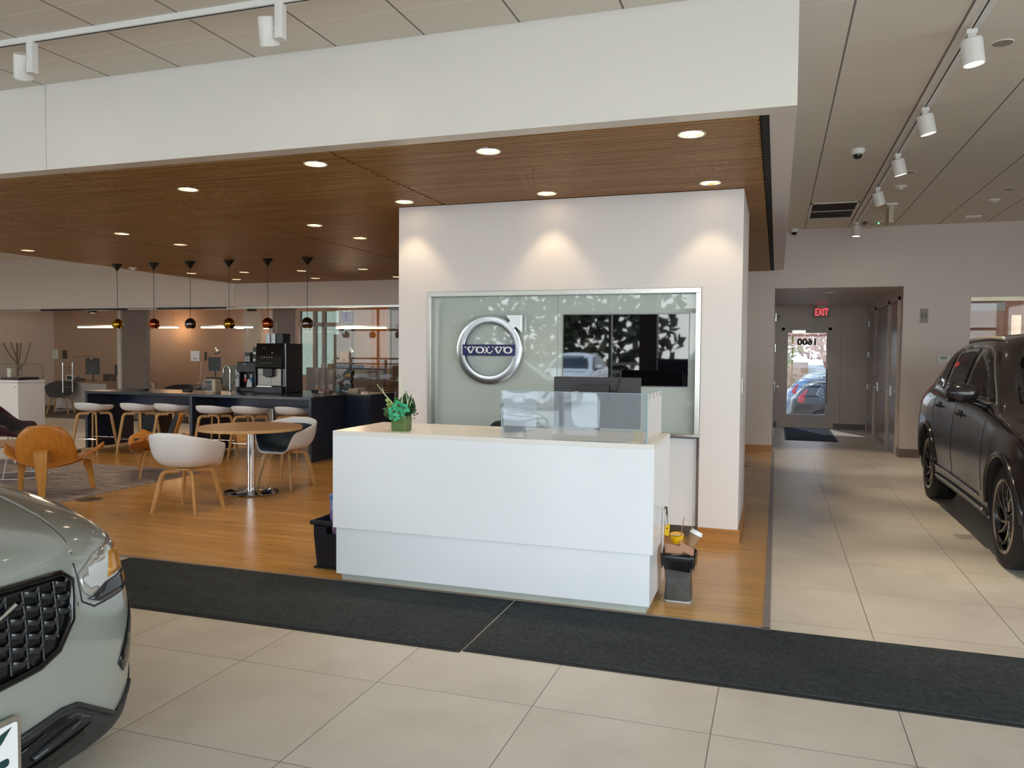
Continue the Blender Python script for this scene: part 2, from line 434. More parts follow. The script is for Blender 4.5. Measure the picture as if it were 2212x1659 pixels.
t_ = thing('low_cabinet', 'dark navy cabinet by the front wall behind the camera, mirrored in the wall screen', 'cabinet', (-2.12,YF+.45,0)); obj('body', B(-.42,.42,-.2,.2,.05,1.47), navy, t_, smooth=0, bevel=.003); obj('cabinet_top', B(-.44,.44,-.22,.22,1.47,1.50), navy, t_, smooth=0); obj('door', B(-.40,.40,.2,.215,.08,1.45), navy_dark, t_, smooth=0)
portal('side_window_daylight', (XR+.14, .35, 1.7), (PI/2, 0, PI/2), 7.6, 3.2)

# ------------------------------------------------------------------ reference wall with glazed niche
RY = 6.907
bm = NB()
wall_holes(bm, -3.469, -.285, 0, WC-.005, RY, 8.2, [(-3.16,-.615,.0,2.172)])
struct('wall_reception', bm, white_wall, smooth=0)
struct('wall_reception_core', B(-3.2, -.6, RY+.16, 8.15, 0, 2.3), grey_wall, smooth=0)
bm = NB(); box(bm, -.615, -.268, RY-.012, RY, .006, .118); box(bm, -.285, -.268, RY, 8.2, .006, .118)
box(bm, -3.48, -3.16, RY-.012, RY, .006, .118)
struct('baseboard_reception', bm, base_wood)
tag(obj('switch_plate', B(-.285, -.280, 7.2, 7.28, 1.26, 1.40), steel, smooth=0, bevel=.002), 'small grey switch plate on the side of the white reception wall', 'switch')
# base cabinet under the glass
t_ = thing('base_cabinet', 'white cabinet set into the wall below the glazed logo panel', 'cabinet', (-1.9, RY+.05, 0))
bm = B(-1.24, 1.255, .03, .09, .105, .872); obj('body', bm, desk_white, t_, smooth=0, bevel=.002)
for a, b in ((-1.24,-.42), (-.41,.41), (.42,1.24)):
    obj('door', B(a+.004, b-.004, .0, .03, .11, .868), desk_white, t_, smooth=0, bevel=.002)
obj('plinth', B(-1.24, 1.25, .05, .09, 0, .105), steel_dark, t_, smooth=0)
# steel frame around the glass
t_ = thing('logo_glass_wall', 'large back painted glass panel in a brushed steel frame behind the desk', 'glass panel', (-1.89, RY, .89))
fx0, fx1, fz0, fz1, fw = -1.27, 1.272, 0.0, 1.28, .042
bm = NB()
box(bm, fx0, fx1, -.012, .09, fz1-fw, fz1); box(bm, fx0, fx1, -.012, .09, fz0, fz0+.025)
box(bm, fx0, fx0+.036, -.012, .09, fz0+.025, fz1-fw); box(bm, fx1-fw, fx1, -.012, .09, fz0+.025, fz1-fw)
obj('frame', bm, steel, t_, smooth=0, bevel=.0015)
bpg = pbr('back_painted_glass', C(186,196,190), .015, vary=.01, scale=1, spec=.55)
for a, b in ((-1.235,-.0125), (-.0095,1.23)):
    obj('glass_sheet', B(a, b, .075, .088, .02, 1.24), bpg, t_, smooth=0, bevel=.001)
# screen
t_ = thing('wall_screen', 'black flat wall screen set flush in the glass panel', 'screen', (-1.285, RY+.075, 1.635))
obj('bezel', B(-.568, .568, -.006, .0, -.324, .324), steel_dark, t_, smooth=0, bevel=.001)
obj('display', B(-.558, .558, -.009, -.004, -.314, .314), pbr('screen_glass', C(6,7,9), .02, vary=.02, spec=.9), t_, smooth=0)

# ring and arrow emblem with the name bar
LC = Vector((-2.545, RY, 1.627))
t_ = thing('logo_emblem', 'round chrome ring emblem with arrow and blue name bar on the glass', 'emblem', LC)
ro, ri = .326, .243
bm = NB(); n = 96
ringp = []
for i in range(n):
    a = 2*PI*i/n
    def pt(r, y): return Vector((r*math.cos(a), y, r*math.sin(a)))
    ringp.append([pt(ri, .055), pt(ri, .022), pt(ri+.006, .013), pt((ro+ri)/2, .009), pt(ro-.006, .013), pt(ro, .022), pt(ro, .055)])
# leave a slit under the arrow head
lo, hi = None, None
rings(bm, ringp, False, True)
emb = pbr('satin_chrome', C(205,206,208), .16, 1.0, vary=.015)
obj('ring', bm, emb, t_, smooth=40)
d = Vector((1,0,1)).normalized(); q = Vector((1,0,-1)).normalized()
hd = [Vector((.322,0,.326)), Vector((.160,0,.326)), Vector((.206,0,.272)), Vector((.185,0,.245)), Vector((.238,0,.190)), Vector((.262,0,.212)), Vector((.322,0,.160))]
bm = prism(NB(), [(p.x, p.z) for p in hd], .002, .052, 'y'); obj('arrow', bm, emb, t_, bevel=.004)
bm = B(-.262, .262, .006, .05, -.052, .050); obj('name_bar', bm, pbr('emblem_blue', C(28,34,92), .25, vary=.02), t_, smooth=0, bevel=.002)
# slab-serif capitals
def letter(bm, kind, x, w, h, z):
    """2-D strokes of wide slab serif capitals, x = left, z = bottom; extruded along y"""
    y0, y1 = -.002, .007
    sf = h*.17; st = h*.30; th = h*.15
    if kind == 'V':
        prism(bm, [(x+.10*w,z+h),(x+.10*w+st*1.15,z+h),(x+.56*w,z),(x+.44*w,z)], y0, y1, 'y')
        prism(bm, [(x+.90*w-th*1.2,z+h),(x+.90*w,z+h),(x+.58*w,z),(x+.47*w,z)], y0, y1+.0003, 'y')
        box(bm, x, x+.50*w, y0, y1+.0006, z+h-sf, z+h); box(bm, x+.62*w, x+w, y0, y1+.0006, z+h-sf, z+h)
    elif kind == 'L':
        box(bm, x+.16*w, x+.16*w+st, y0, y1, z, z+h); box(bm, x, x+.60*w, y0, y1+.0003, z+h-sf, z+h)
        box(bm, x, x+w, y0, y1+.0003, z, z+sf); box(bm, x+w-th, x+w, y0, y1+.0006, z, z+h*.42)
    elif kind == 'O':
        k = 28; out = []
        for i in range(k):
            a = 2*PI*i/k; ca, sa = math.cos(a), math.sin(a)
            o1 = (x+w/2+ca*w/2, z+h/2+sa*h/2); i1 = (x+w/2+ca*(w/2-st), z+h/2+sa*(h/2-sf*.85))
            out.append([Vector((o1[0],y0,o1[1])), Vector((o1[0],y1,o1[1])), Vector((i1[0],y1,i1[1])), Vector((i1[0],y0,i1[1]))])
        rings(bm, out, False, True)
bm = NB(); lx = -.238
for k_, w_ in (('V',.118),('O',.088),('L',.078),('V',.118),('O',.088)):
    letter(bm, k_, lx, w_, .064, -.033); lx += w_ - (.0085 if k_ == 'V' else -.002)
    if k_ == 'L': lx -= .004
# shift so letters sit in front of the bar
obj('lettering', bm, pbr('emblem_letters', C(236,236,240), .35, vary=.01), t_, smooth=0)

# ================================================================== CEILING EQUIPMENT
# track lighting (right): recessed plank strip with dark slots
t_ = thing('lighting_track', 'long white track strip on the right ceiling carrying five spotlights', 'light track', (1.10, 4.9, HC))
bm = NB(); box(bm, -.055, .055, -9.0, 8.3, -.012, 0); obj('cover_plate', bm, white_met, t_, smooth=0)
bm = NB(); box(bm, -.012, .012, -9.0, 8.3, -.03, -.012); obj('rail', bm, white_met, t_, smooth=0)
bm = NB(); box(bm, -.004, .004, -9.0, 8.3, -.032, -.030); obj('slot', bm, dark_gap, t_, smooth=0)
t_ = thing('lighting_track', 'white track rail across the front left ceiling carrying two spotlights', 'light track', (-5.0, 4.0, HC))
bm = NB(); box(bm, -14, 5.9, -.018, .018, -.036, 0); obj('rail', bm, white_met, t_, smooth=0)
bm = NB(); box(bm, -14, 5.9, -.0045, .0045, -.038, -.036); obj('slot', bm, dark_gap, t_, smooth=0)

def lamp_light(name, loc, d, energy, size, col=(1,.82,.6), blend=.6, r=.03):
    L = bpy.data.lights.new(name, 'SPOT'); L.energy = energy; L.spot_size = size; L.spot_blend = blend; L.color = col; L.shadow_soft_size = r
    o = bpy.data.objects.new(name, L); COL.objects.link(o); o.location = loc
    o.rotation_euler = Vector(d).to_track_quat('-Z', 'Y').to_euler(); return o
def spot_r(y, tilt, rz, label):
    t_ = thing('track_spotlight', label, 'spotlight', (1.10, y, HC-.032), rz, 'spotlights on the right ceiling track')
    bm = NB(); box(bm, -.03, .03, -.022, .022, -.03, 0); box(bm, -.022, .022, -.016, .016, -.06, -.03); obj('bracket', bm, white_met, t_, smooth=0, bevel=.002)
    M = Matrix.Rotation(tilt, 4, 'Y')
    bm = NB(); lathe(bm, [(.0,0),(.056,0),(.062,-.008),(.062,-.155),(.058,-.158),(.054,-.155),(.05,-.12),(.0,-.12)], 28, (0,0,-.058), M)
    obj('lamp_housing', bm, white_met, t_)
    bm = NB(); lathe(bm, [(.0,-.145),(.052,-.145)], 24, (0,0,-.058), M); obj('lens', bm, warm_emit, t_)
    d = M.to_3x3() @ Vector((0,0,-1)); d.rotate(Matrix.Rotation(rz, 3, 'Z'))
    lamp_light('track_beam', Vector((1.10,y,HC-.09)) + d*.17, d, 75, 1.0)
spot_r(5.60, -.12, 0, 'white cylinder spotlight nearest the camera on the right ceiling track')
spot_r(7.23, -.22, .2, 'white cylinder spotlight on the right track, next beyond the largest one')
spot_r(8.77, -.25, .3, 'white cylinder spotlight in the middle of the right track')
spot_r(10.44, -.3, .4, 'small white spotlight on the right track above the dark ceiling vent')
spot_r(13.03, .02, 0, 'smallest white spotlight at the far end of the right track')
def spot_l(x, tilt, label):
    t_ = thing('track_spotlight', label, 'spotlight', (x, 4.0, HC-.038), 0, 'spotlights on the front left ceiling track')
    bm = prism(NB(), rrect(-.022,.030,-.03,.03,.012), -.20, 0); obj('driver_box', bm, white_met, t_, smooth=40)
    obj('arm', cyl(NB(), (-.022,0,-.13), (-.06,0,-.13), .012), white_met, t_)
    M = Matrix.Rotation(tilt, 4, 'Y') @ Matrix.Rotation(.42, 4, 'X')
    bm = NB(); lathe(bm, [(.0,.07),(.040,.07),(.046,.06),(.058,-.085),(.056,-.09),(.050,-.085),(.044,-.05),(.0,-.05)], 28, (-.085,0,-.13), M)
    obj('lamp_housing', bm, white_met, t_)
    bm = NB(); lathe(bm, [(.0,-.075),(.047,-.075)], 24, (-.085,0,-.13), M); obj('lens', bm, warm_emit, t_)
    d = M.to_3x3() @ Vector((0,0,-1)); lamp_light('track_beam', Vector((x-.085,4,HC-.17)) + d*.1, d, 25, 1.0)
spot_l(-2.78, .10, 'white spotlight on the front left track, nearer the middle of the room')
spot_l(-4.69, .42, 'white spotlight on the front left track, the tilted one at the far end')

names = ['beside the panel joint, above the left half of the desk','second from the left in the front of the wood ceiling','just above the left end of the reception wall',
 'large and bright above the middle of the desk','largest, by the right front corner of the wood ceiling','just above the middle of the reception wall','just above the right end of the reception wall',
 'left of the pair over the lounge, farther from the bar','left pair over the lounge, nearer the pendant lamps','nearer one of the pair left of the reception wall','farther one of the pair left of the reception wall',
 'beside the left edge of the wood ceiling','behind the third pendant cord from the left','right of the fourth pendant cord','tiny, just behind the fourth pendant cord, close to the rear header','between the fifth and sixth pendant cords','tiny, just right of the sixth pendant cord','small, left of the reception wall near the rear header','half hidden by the left edge of the reception wall']
dl0 = None
refl = pbr('downlight_reflector', C(236,214,190), .25, .6, vary=.02)
for i, (x, y) in enumerate(DL):
    lb = 'recessed round downlight ' + names[i]
    if dl0 is None:
        dl0 = thing('downlight', lb, 'downlight', (x,y,WC), 0, 'round downlights in the wood ceiling')
        obj('trim_ring', lathe(NB(), [(.078,.0),(.088,-.003),(.090,.001),(.090,.020),(.078,.020),(.078,0)], 28), white_met, dl0)
        obj('reflector', lathe(NB(), [(.079,.0),(.074,.0175)], 28), refl, dl0)
        obj('lamp', lathe(NB(), [(.0,.0165),(.074,.017)], 28), down_emit, dl0)
    else: dup(dl0, (x,y,WC), 0, lb)
    near_wall = i in (2,5,6)
    lamp_light('downlight_beam', (x,y,WC-.005), (0,0,-1), 10 if near_wall else 25, 1.4 if near_wall else 1.7, (1,.76,.48), .5, .05)
# cut the slats around the lamps is not needed: the trim stands proud
for (x, y, z, lb) in ((.85,14.9,2.69,'nearest'),(.80,16.2,2.69,'middle'),(.74,17.7,2.69,'farthest')):
    dup(dl0, (x,y,z), 0, 'round downlight in the hall ceiling, the %s of three' % lb, 'downlights in the hall ceiling')
    lamp_light('downlight_beam', (x,y,z-.005), (0,0,-1), 5, 1.8, (1,.80,.6), .5, .05)
for k_, (x, y) in enumerate(((-13.0,10.3),(-16.2,10.3),(-13.0,7.4),(-16.2,7.4))):  # unseen downlights added to brighten the dim far left header
    dup(dl0, (x,y,HC-.002), 0, 'round downlight in the ceiling left of the wood soffit, ' + ('right rear','left rear','right front','left front')[k_] + ' of four', 'downlights left of the wood soffit')
    lamp_light('downlight_beam', (x,y,HC-.01), (0,0,-1), 58, 2.5, (1,.86,.70), .5, .05)
# dome cameras
def dome(loc, lb):
    t_ = thing('dome_camera', lb, 'camera', loc)
    obj('housing', lathe(NB(), [(.0,0),(.066,0),(.068,-.02),(.058,-.05),(.045,-.056),(.0,-.056)], 28), white_met, t_)
    obj('dome', lathe(NB(), [(.043,-.055),(.040,-.075),(.026,-.094),(.0,-.10)], 24), black_gl, t_)
dome((.72,8.6,HC), 'white dome security camera on the ceiling tiles left of the track')
dome((.231,13.70,HC), 'white dome security camera at the top of the rear wall')
def smoke(loc, lb, s=1.0):
    t_ = thing('smoke_detector', lb, 'smoke detector', loc, scale=s)
    obj('base', lathe(NB(), [(.0,0),(.07,0),(.07,-.012),(.058,-.022),(.0,-.022)], 24), white_met, t_)
    obj('sensor', lathe(NB(), [(.03,-.02),(.028,-.04),(.0,-.042)], 20), white_met, t_)
smoke((1.377,10.6,HC), 'round white smoke detector right of the ceiling track')
smoke((2.646,11.83,HC), 'round white smoke detector on the far right ceiling tiles')
smoke((-10.35,10.7,WC), 'round smoke detector at the left edge of the wood ceiling')
for loc, lb in (((1.356,5.98,HC),'nearest the camera, beside the first track spotlight'),((1.348,9.83,HC),'beside the middle track spotlight'),((2.645,11.14,HC),'far right, in front of a smoke detector')):
    o = thing('ceiling_speaker', 'flat round grey ceiling speaker ' + lb, 'speaker', loc, scale=.68)
    obj('grille', lathe(NB(), [(.0,-.006),(.085,-.006),(.09,-.002),(.09,0)], 28), pbr('speaker_grille', C(150,142,134), .6, vary=.1, scale=200), o)
    obj('rim', lathe(NB(), [(.088,-.008),(.096,-.007),(.099,0)], 28), white_met, o)
tag(obj('ceiling_sensor', B(2.56,2.77,13.06,13.13,HC-.03,HC), white_met, smooth=0, bevel=.004), 'small white rectangular box on the far right ceiling tiles', 'sensor')
# vent
t_ = thing('ceiling_vent', 'double dark slotted air return grille in the ceiling left of the track', 'vent', (.70,12.1,HC))
obj('frame', wall_holes(NB(), -.31, .31, -.64, .64, -.012, 0, [(-.29,.29,-.61,-.02),(-.29,.29,.02,.61)]).__class__ and NB() or NB(), white_met, t_) if False else None
bm = NB()
for a in ((-.31,.31,-.64,-.60),(-.31,.31,-.02,.02),(-.31,.31,.60,.64),(-.31,-.28,-.64,.64),(.28,.31,-.64,.64)): box(bm, a[0],a[1],a[2],a[3],-.012,0)
obj('frame', bm, white_met, t_, smooth=0)
obj('duct', B(-.29,.29,-.61,.61,-.002,-.0005), pbr('vent_dark', C(40,34,32), .8), t_, smooth=0)
bm = NB()
for i in range(36): box(bm, -.28+i*.0158, -.276+i*.0158, -.60, .60, -.010, -.002)
obj('louver', bm, pbr('vent_louver', C(96,88,84), .6), t_, smooth=0)
# hanging exit/assembly fixture seen from its edge, with wireless disc below
t_ = thing('hanging_sign_box', 'cream hanging box fixture seen edge-on near the far end of the track', 'hanging fixture', (1.40,11.9,HC))
obj('canopy', B(-.05,.09,-.20,.20,-.03,0), white_met, t_, smooth=0, bevel=.004)
obj('panel', B(-.012,.045,-.17,.17,-.26,-.03), pbr('cream_case', C(200,190,168), .5), t_, smooth=0, bevel=.004)
t_ = thing('wireless_router', 'flat cream disc with a green light on the ceiling by the rear wall', 'access point', (1.42,13.3,HC))
obj('case', lathe(NB(), [(.0,-.05),(.10,-.045),(.17,-.02),(.175,0)], 32), pbr('cream_disc', C(196,186,164), .5), t_)
obj('indicator', ball(NB(), (0,-.12,-.045), .008), emit('green_led', (.1,1,.4,1), 4), t_)
obj('bullet_eye', ball(NB(), (-.19,-.06,-.03), (.035,.035,.025)), steel_dark, t_)
# ================================================================== SEATS (builders)
def smoothstep(a, b, x):
    t_ = max(0, min(1, (x-a)/(b-a))); return t_*t_*(3-2*t_)
def shell_surface(W_, D_, z0, Hf, lean=.08, nt=9, na=48, flat=.62):
    """bowl shaped seat shell; front is local -Y, back +Y"""
    V = []
    for j in range(nt+1):
        t_ = j/nt; row = []
        for i in range(na):
            a = 2*PI*i/na                 # 0 = front
            H = Hf(a); g = 1-(1-t_)**2.5
            x = math.sin(a); y = -math.cos(a)
            k = (abs(x)**3.2+abs(y)**3.2)**(-1/3.2)   # squarish plan
            ff = t_**2.6
            sp = 1 + lean*ff*(H/.3)
            row.append(Vector((x*k*W_/2*g*sp, y*k*D_/2*g*sp + max(0,-math.cos(a))*0, z0 + H*ff + (.0 if H > .05 else -.012*t_**2))))
        V.append(row)
    return V
def shell_mesh(V, off=0.0):
    bm = NB(); rows = [[bm.verts.new(p) for p in r] for r in V[1:]]; c = bm.verts.new(V[0][0])
    n = len(rows[0])
    for i in range(n): bm.faces.new((c, rows[0][i], rows[0][(i+1)%n]))
    for a, b in zip(rows, rows[1:]):
        for i in range(n): bm.faces.new((a[i], b[i], b[(i+1)%n], a[(i+1)%n]))
    return bm
def aac_H(a):
    d = abs((a+PI)%(2*PI)-PI)            # 0 at the front, pi at the back
    return -.015 + .235*smoothstep(.58, .88, d) + .14*max(0, min(1, (d-.9)/1.9))
def splay_leg(top, foot, h, r=.016):
    top, foot = Vector(top), Vector(foot)
    d = (foot-top); d.z = 0; e_ = d.normalized()
    k = Vector((top.x, top.y, h)) + e_*min(d.length*.60, .17)
    pts = [Vector((top.x,top.y,h))]
    end = Vector((foot.x,foot.y,0))
    for i in range(7):
        u = i/6; p0 = Vector((top.x,top.y,h)) + e_*max(0,(k-Vector((top.x,top.y,h))).length-.05); p2 = k + (end-k).normalized()*.06
        pts.append(p0*(1-u)**2 + k*2*u*(1-u) + p2*u*u)
    pts += [k+(end-k)*.6, end]
    return tube(NB(), pts, [r*.85]*(len(pts)-1)+[r*.7], 10, flat=[r*1.35]*(len(pts)-1)+[r*.9])
fab_dark = pbr('charcoal_fabric', C(44,48,54), .9, vary=.12, scale=90, bump=.3, bscale=400)
fab_blue = pbr('slate_blue_upholstery', C(44,62,76), .85, vary=.08, scale=60, bump=.25, bscale=400)
def shell_chair_build(name, label, cat, loc, rz, shell_mat, pad_mat=None, leg_mat=oak, group=None):
    t_ = thing(name, label, cat, loc, rz, group)
    V = shell_surface(.60, .55, .445, aac_H)
    obj('seat_shell', shell_mesh(V), shell_mat, t_, smooth=180, solid=.014, sub=1)
    if pad_mat:
        n = 7; P_ = [[Vector((p.x*.955, p.y*.955, p.z+.020)) for p in r] for r in V[:n+2]]
        obj('pad', shell_mesh(P_), pad_mat, t_, smooth=180, solid=.016, sub=1)
    obj('leg_plate', prism(NB(), rrect(-.10,.10,-.09,.09,.03), .415, .432), leg_mat, t_)
    for sx_ in (-1,1):
        for sy_ in (-1,1):
            obj('leg', splay_leg((sx_*.05,sy_*.06,0), (sx_*.245,sy_*.225,0), .402, .0188), leg_mat, t_, smooth=60)
    return t_
def stool_build(label, loc, rz):
    t_ = thing('bar_stool', label, 'bar stool', loc, rz, 'white shell stools at the bar table')
    def H(a):
        d = abs((a+PI)%(2*PI)-PI); return .075 + .055*smoothstep(1.2, 2.9, d)
    V = shell_surface(.47, .44, .665, H, .10)
    V = [[Vector((p.x, p.y, p.z)) for p in r] for r in V]
    obj('seat', shell_mesh(V), white_pl, t_, smooth=180, solid=.016, sub=1)
    obj('seat_plate', prism(NB(), rrect(-.08,.08,-.08,.08,.03), .634, .650), oak, t_)
    F = []
    for sx_ in (-1,1):
        for sy_ in (-1,1):
            obj('leg', splay_leg((sx_*.05,sy_*.05,0), (sx_*.235,sy_*.225,0), .622, .0165), oak, t_, smooth=60)
    q_ = .215*.93; zz = .24
    pts = [(-q_,-q_*.95,zz),(q_,-q_*.95,zz),(q_,q_*.95,zz),(-q_,q_*.95,zz)]
    obj('footrest', tube(NB(), pts, .006, 8, True), chrome, t_)
    return t_

# ================================================================== OFFICES BEHIND THE GLASS
off_wall = pbr('office_warm_wall', C(186,156,132), .7, vary=.02)
off_grey = pbr('office_grey_wall', C(136,122,114), .7, vary=.02)
off_orange = wood_mat('office_orange_panel', C(160,100,24), C(190,122,34), C(206,136,46), .4, 'z', .8).m
struct('wall_office_back', wall_holes(NB(), -26, -8.84, 0, 2.86, 17.2, 17.3, [(-11.43,-9.9,1.0,2.6),(-13.03,-12.58,.8,2.6)]), off_wall, smooth=0)
tag(obj('orange_panel', B(-9.35,-8.80,17.14,17.195,.012,2.86), off_orange, smooth=0), 'tall orange wood panel on the back wall of the right office', 'wall panel')
struct('wall_office_right', B(-8.8,-.3,17.2,17.3,0,2.86), off_wall, smooth=0)
struct('wall_partition_1', B(-20.3,-20.2,GY+.1,17.2,0,2.86), off_grey, smooth=0)
bm = NB(); box(bm, -14.22, -13.5, GY+.55, GY+.65, 0, 2.86); struct('wall_partition_2', bm, off_grey, smooth=0)
struct('wall_partition_3', B(-12.55,-12.05,16.5,16.62,0,2.86), pbr('office_column', C(176,170,164), .6, vary=.02), smooth=0)
struct('wall_partition_4', B(-10.62,-10.05,15.0,15.12,0,2.86), off_grey, smooth=0)
struct('wall_partition_5', B(-8.06,-8.0,GY+1.7,17.2,0,2.86), off_wall, smooth=0)
struct('trim_4', B(-14.30,-14.20,GY+.5,GY+.72,0,2.5), white_met, smooth=0)
struct('trim_5', B(-10.74,-10.64,15.0,15.14,0,2.5), white_met, smooth=0)
# bright windows of the back offices with frames
bm = NB()
for x in (-11.43,-10.98,-10.72,-10.24,-9.9): box(bm, x-.04, x+.04, 17.2, 17.3, 1.0, 2.6)
box(bm, -11.43, -9.9, 17.2, 17.3, 2.22, 2.32); struct('window_frame_office', bm, pbr('office_window_frame', C(150,140,134), .5), smooth=0)
struct('window_3', B(-11.43,-9.9,17.24,17.25,1.0,2.6), glass_frit)
tag(obj('blue_film', B(-10.20,-9.94,17.225,17.232,2.33,2.58), pbr('blue_film', C(92,86,196), .5), smooth=0), 'small violet blue pane at the top of the bright office window', 'window film')
tag(obj('grey_cutout', prism(NB(), [(-10.35,1.3),(-10.35,2.02),(-10.05,2.02),(-10.05,2.12),(-9.86,2.12),(-9.86,.012),(-10.32,.012),(-10.32,1.0),(-10.44,1.25)], 17.08, 17.1, 'y'), off_grey), 'grey stepped display board in front of the bright office window', 'display board')
# office front glazing
gx = [-19.4,-17.3,-16.17,-15.32,-14.35,-13.92,-13.2,-12.45,-11.46,-10.4,-9.7,-8.7,-7.1,-6.0,-4.6,-3.0,-1.2]
for a, b in zip(gx, gx[1:]):
    struct('window_office', B(a+.006, b-.006, GY+.02, GY+.032, .03, 2.47), glass_off)
bm = NB(); box(bm, XL, -.62, GY, GY+.06, 0, .03); box(bm, XL, -.62, GY, GY+.06, 2.47, 2.51)
struct('window_frame_office_front', bm, steel, smooth=0)
struct('trim_6', B(-16.0,-13.5,GY-.012,GY,2.468,2.512), pbr('dark_header_strip', C(30,30,46), .3), smooth=0)
struct('trim_7', B(-12.7,-10.9,GY-.012,GY,2.468,2.512), MATS['dark_header_strip'], smooth=0)
# row of small dots across the glass
bm = NB()
dotm = pbr('glass_dots', C(62,56,54), .6)
x = -15.0
while x < -7.2:
    lathe(bm, [(.0,0),(.010,0)], 8, (x, GY+.012, 1.46), Matrix.Rotation(PI/2, 4, 'X')); x += .155
struct('trim_8', bm, dotm, smooth=0)
# glazing hardware and signs
def patch(x, z, lb):
    return tag(obj('door_closer_patch', B(x-.09,x+.09,GY-.03,GY+.05,z-.025,z+.025), black_gl, smooth=0, bevel=.004), lb, 'door fitting')
patch(-14.5, 2.44, 'black patch fitting at the top of the left glass office door')
patch(-10.28, 2.44, 'black patch fitting above the coffee machine glass door')
patch(-7.0, 2.44, 'black patch fitting by the reception wall glass door')
t_ = thing('door_handle_pair', 'long vertical steel pull handles on the left glass office door', 'door handle', (-15.27, GY, 0))
for dy in (-.06,): 
    obj('bar', cyl(NB(), (-.035,dy,.62), (-.035,dy,1.30), .014), chrome, t_)
obj('bar', cyl(NB(), (.075,.10,.62), (.075,.10,1.30), .014), chrome, t_)
bm = NB(); cyl(bm, (-.035,-.06,1.19), (.075,.10,1.19), .008); cyl(bm, (-.035,-.06,.74), (.075,.10,.74), .008); obj('standoff', bm, steel_dark, t_)
def plate(name, x, w, z0, z1, mat, lb, cat, th=.012, lines=False):
    t_ = thing(name, lb, cat, (x, GY-.001, 0)); obj('panel', B(-w/2,w/2,-th,0,z0,z1), mat, t_, smooth=0, bevel=.002)
    if lines:
        bm = NB(); box(bm, -.035,.035,-th-.001,-th,z0+.055,z0+.066); box(bm, -.045,.045,-th-.001,-th,z0+.035,z0+.046); obj('small_print', bm, steel_dark, t_, smooth=0)
plate('wall_card', -15.58, .19, 1.385, 1.595, pbr('frosted_card', C(150,156,148), .5), 'pale frosted square card on the glass left of the office door', 'card')
plate('card_reader', -15.30, .13, 1.385, 1.575, black_pl, 'black card holder on the edge of the left glass office door', 'card reader')
plate('notice_sign', -11.70, .225, 1.375, 1.59, paper, 'white square notice with two small print lines on the glass above the faucet', 'sign', lines=True)
plate('notice_sign', -8.11, .215, 1.385, 1.60, paper, 'white square notice with two small print lines on the glass right of the paper cups', 'sign', lines=True)
plate('card_reader', -11.43, .05, 1.385, 1.575, black_pl, 'narrow black card reader beside the notice above the faucet', 'card reader')

def linear_lamp(x0, x1, y, z, lb):
    t_ = thing('linear_pendant', lb, 'pendant lamp', ((x0+x1)/2, y, z), 0, 'glowing linear lamps in the offices'); h = (x1-x0)/2
    obj('housing', B(-h,h,-.035,.035,.012,.045), white_met, t_, smooth=0)
    obj('diffuser', B(-h,h,-.032,.032,-.022,.012), line_emit, t_, smooth=0)
    for s_ in (-1,1): obj('wire', cyl(NB(), (s_*h*.75,0,.045), (s_*h*.75,0,2.86-z), .002, n=6), steel_dark, t_)
linear_lamp(-16.75, -14.95, 15.5, 2.165, 'long glowing linear lamp behind the leftmost ball pendant')
linear_lamp(-16.15, -14.9, 16.9, 2.2, 'second glowing linear lamp in the left office, farther back')
linear_lamp(-12.97, -11.55, 15.5, 2.15, 'glowing linear lamp behind the fourth ball pendant')
linear_lamp(-13.05, -11.5, 16.9, 2.18, 'glowing linear lamp behind the fifth ball pendant')
linear_lamp(-9.32, -8.09, 15.5, 2.13, 'glowing linear lamp in the right office by the orange panel')
def lampglow(x, y, z, e_, col=(1,.72,.48), r=.3):
    L = bpy.data.lights.new('office_glow', 'POINT'); L.energy = e_; L.color = col; L.shadow_soft_size = r
    o = bpy.data.objects.new('office_glow', L); COL.objects.link(o); o.location = (x,y,z)
lampglow(-15.8,15.2,2.1,7); lampglow(-12.4,15.4,2.1,6); lampglow(-8.9,15.4,2.1,15); lampglow(-18.3,15.8,2.4,2); lampglow(-15.0,16.9,2.2,8,(1,.6,.3)); lampglow(-11.9,16.9,2.0,5,(1,.62,.34)); lampglow(4.5,15.6,2.3,14)

desk_oak = wood_mat('desk_top_oak', C(120,90,66), C(146,112,84), C(160,126,98), .45, 'x', 1).m
def office_desk(x0, x1, y0, y1, lb, panels=()):
    t_ = thing('office_desk', lb, 'desk', ((x0+x1)/2,(y0+y1)/2,.012)); w, d = (x1-x0)/2, (y1-y0)/2
    obj('desktop', B(-w,w,-d,d,.765,.79), desk_oak, t_, smooth=0, bevel=.003)
    obj('modesty_panel', B(-w+.03,w*.35,-d+.03,-d+.05,.10,.74), white_met, t_, smooth=0)
    for sx_ in (-1,1): obj('leg_frame', wall_holes(NB(), -d+.04, d-.04, 0, .765, sx_*(w-.03)-.02, sx_*(w-.03)+.02, [(-d+.09,d-.09,.05,.72)], 'x'), white_met, t_, smooth=0)
    return t_
office_desk(-17.4,-14.9,15.3,16.1,'pale oak topped desk in the left office behind the bar table')
office_desk(-13.35,-11.4,15.3,16.0,'pale oak topped desk in the middle office behind the notice sign')
office_desk(-9.75,-8.2,15.5,16.2,'pale oak topped desk in the right office by the orange panel')
def monitor(x, y, z, w, h, rz, lb, tilt=0.0):
    t_ = thing('monitor', lb, 'monitor', (x,y,z), rz)
    obj('screen', B(-w/2,w/2,-.02,.012,.16,.16+h), black_pl, t_, smooth=0, bevel=.006)
    obj('stand', cyl(NB(), (0,.03,.008), (0,.02,.28), .018), black_pl, t_); obj('base', prism(NB(), rrect(-.12,.12,-.07,.09,.03), 0, .01), black_pl, t_)
    return t_
monitor(-16.47,15.65,.802,.34,.42,.35,'dark upright monitor on the left office desk')
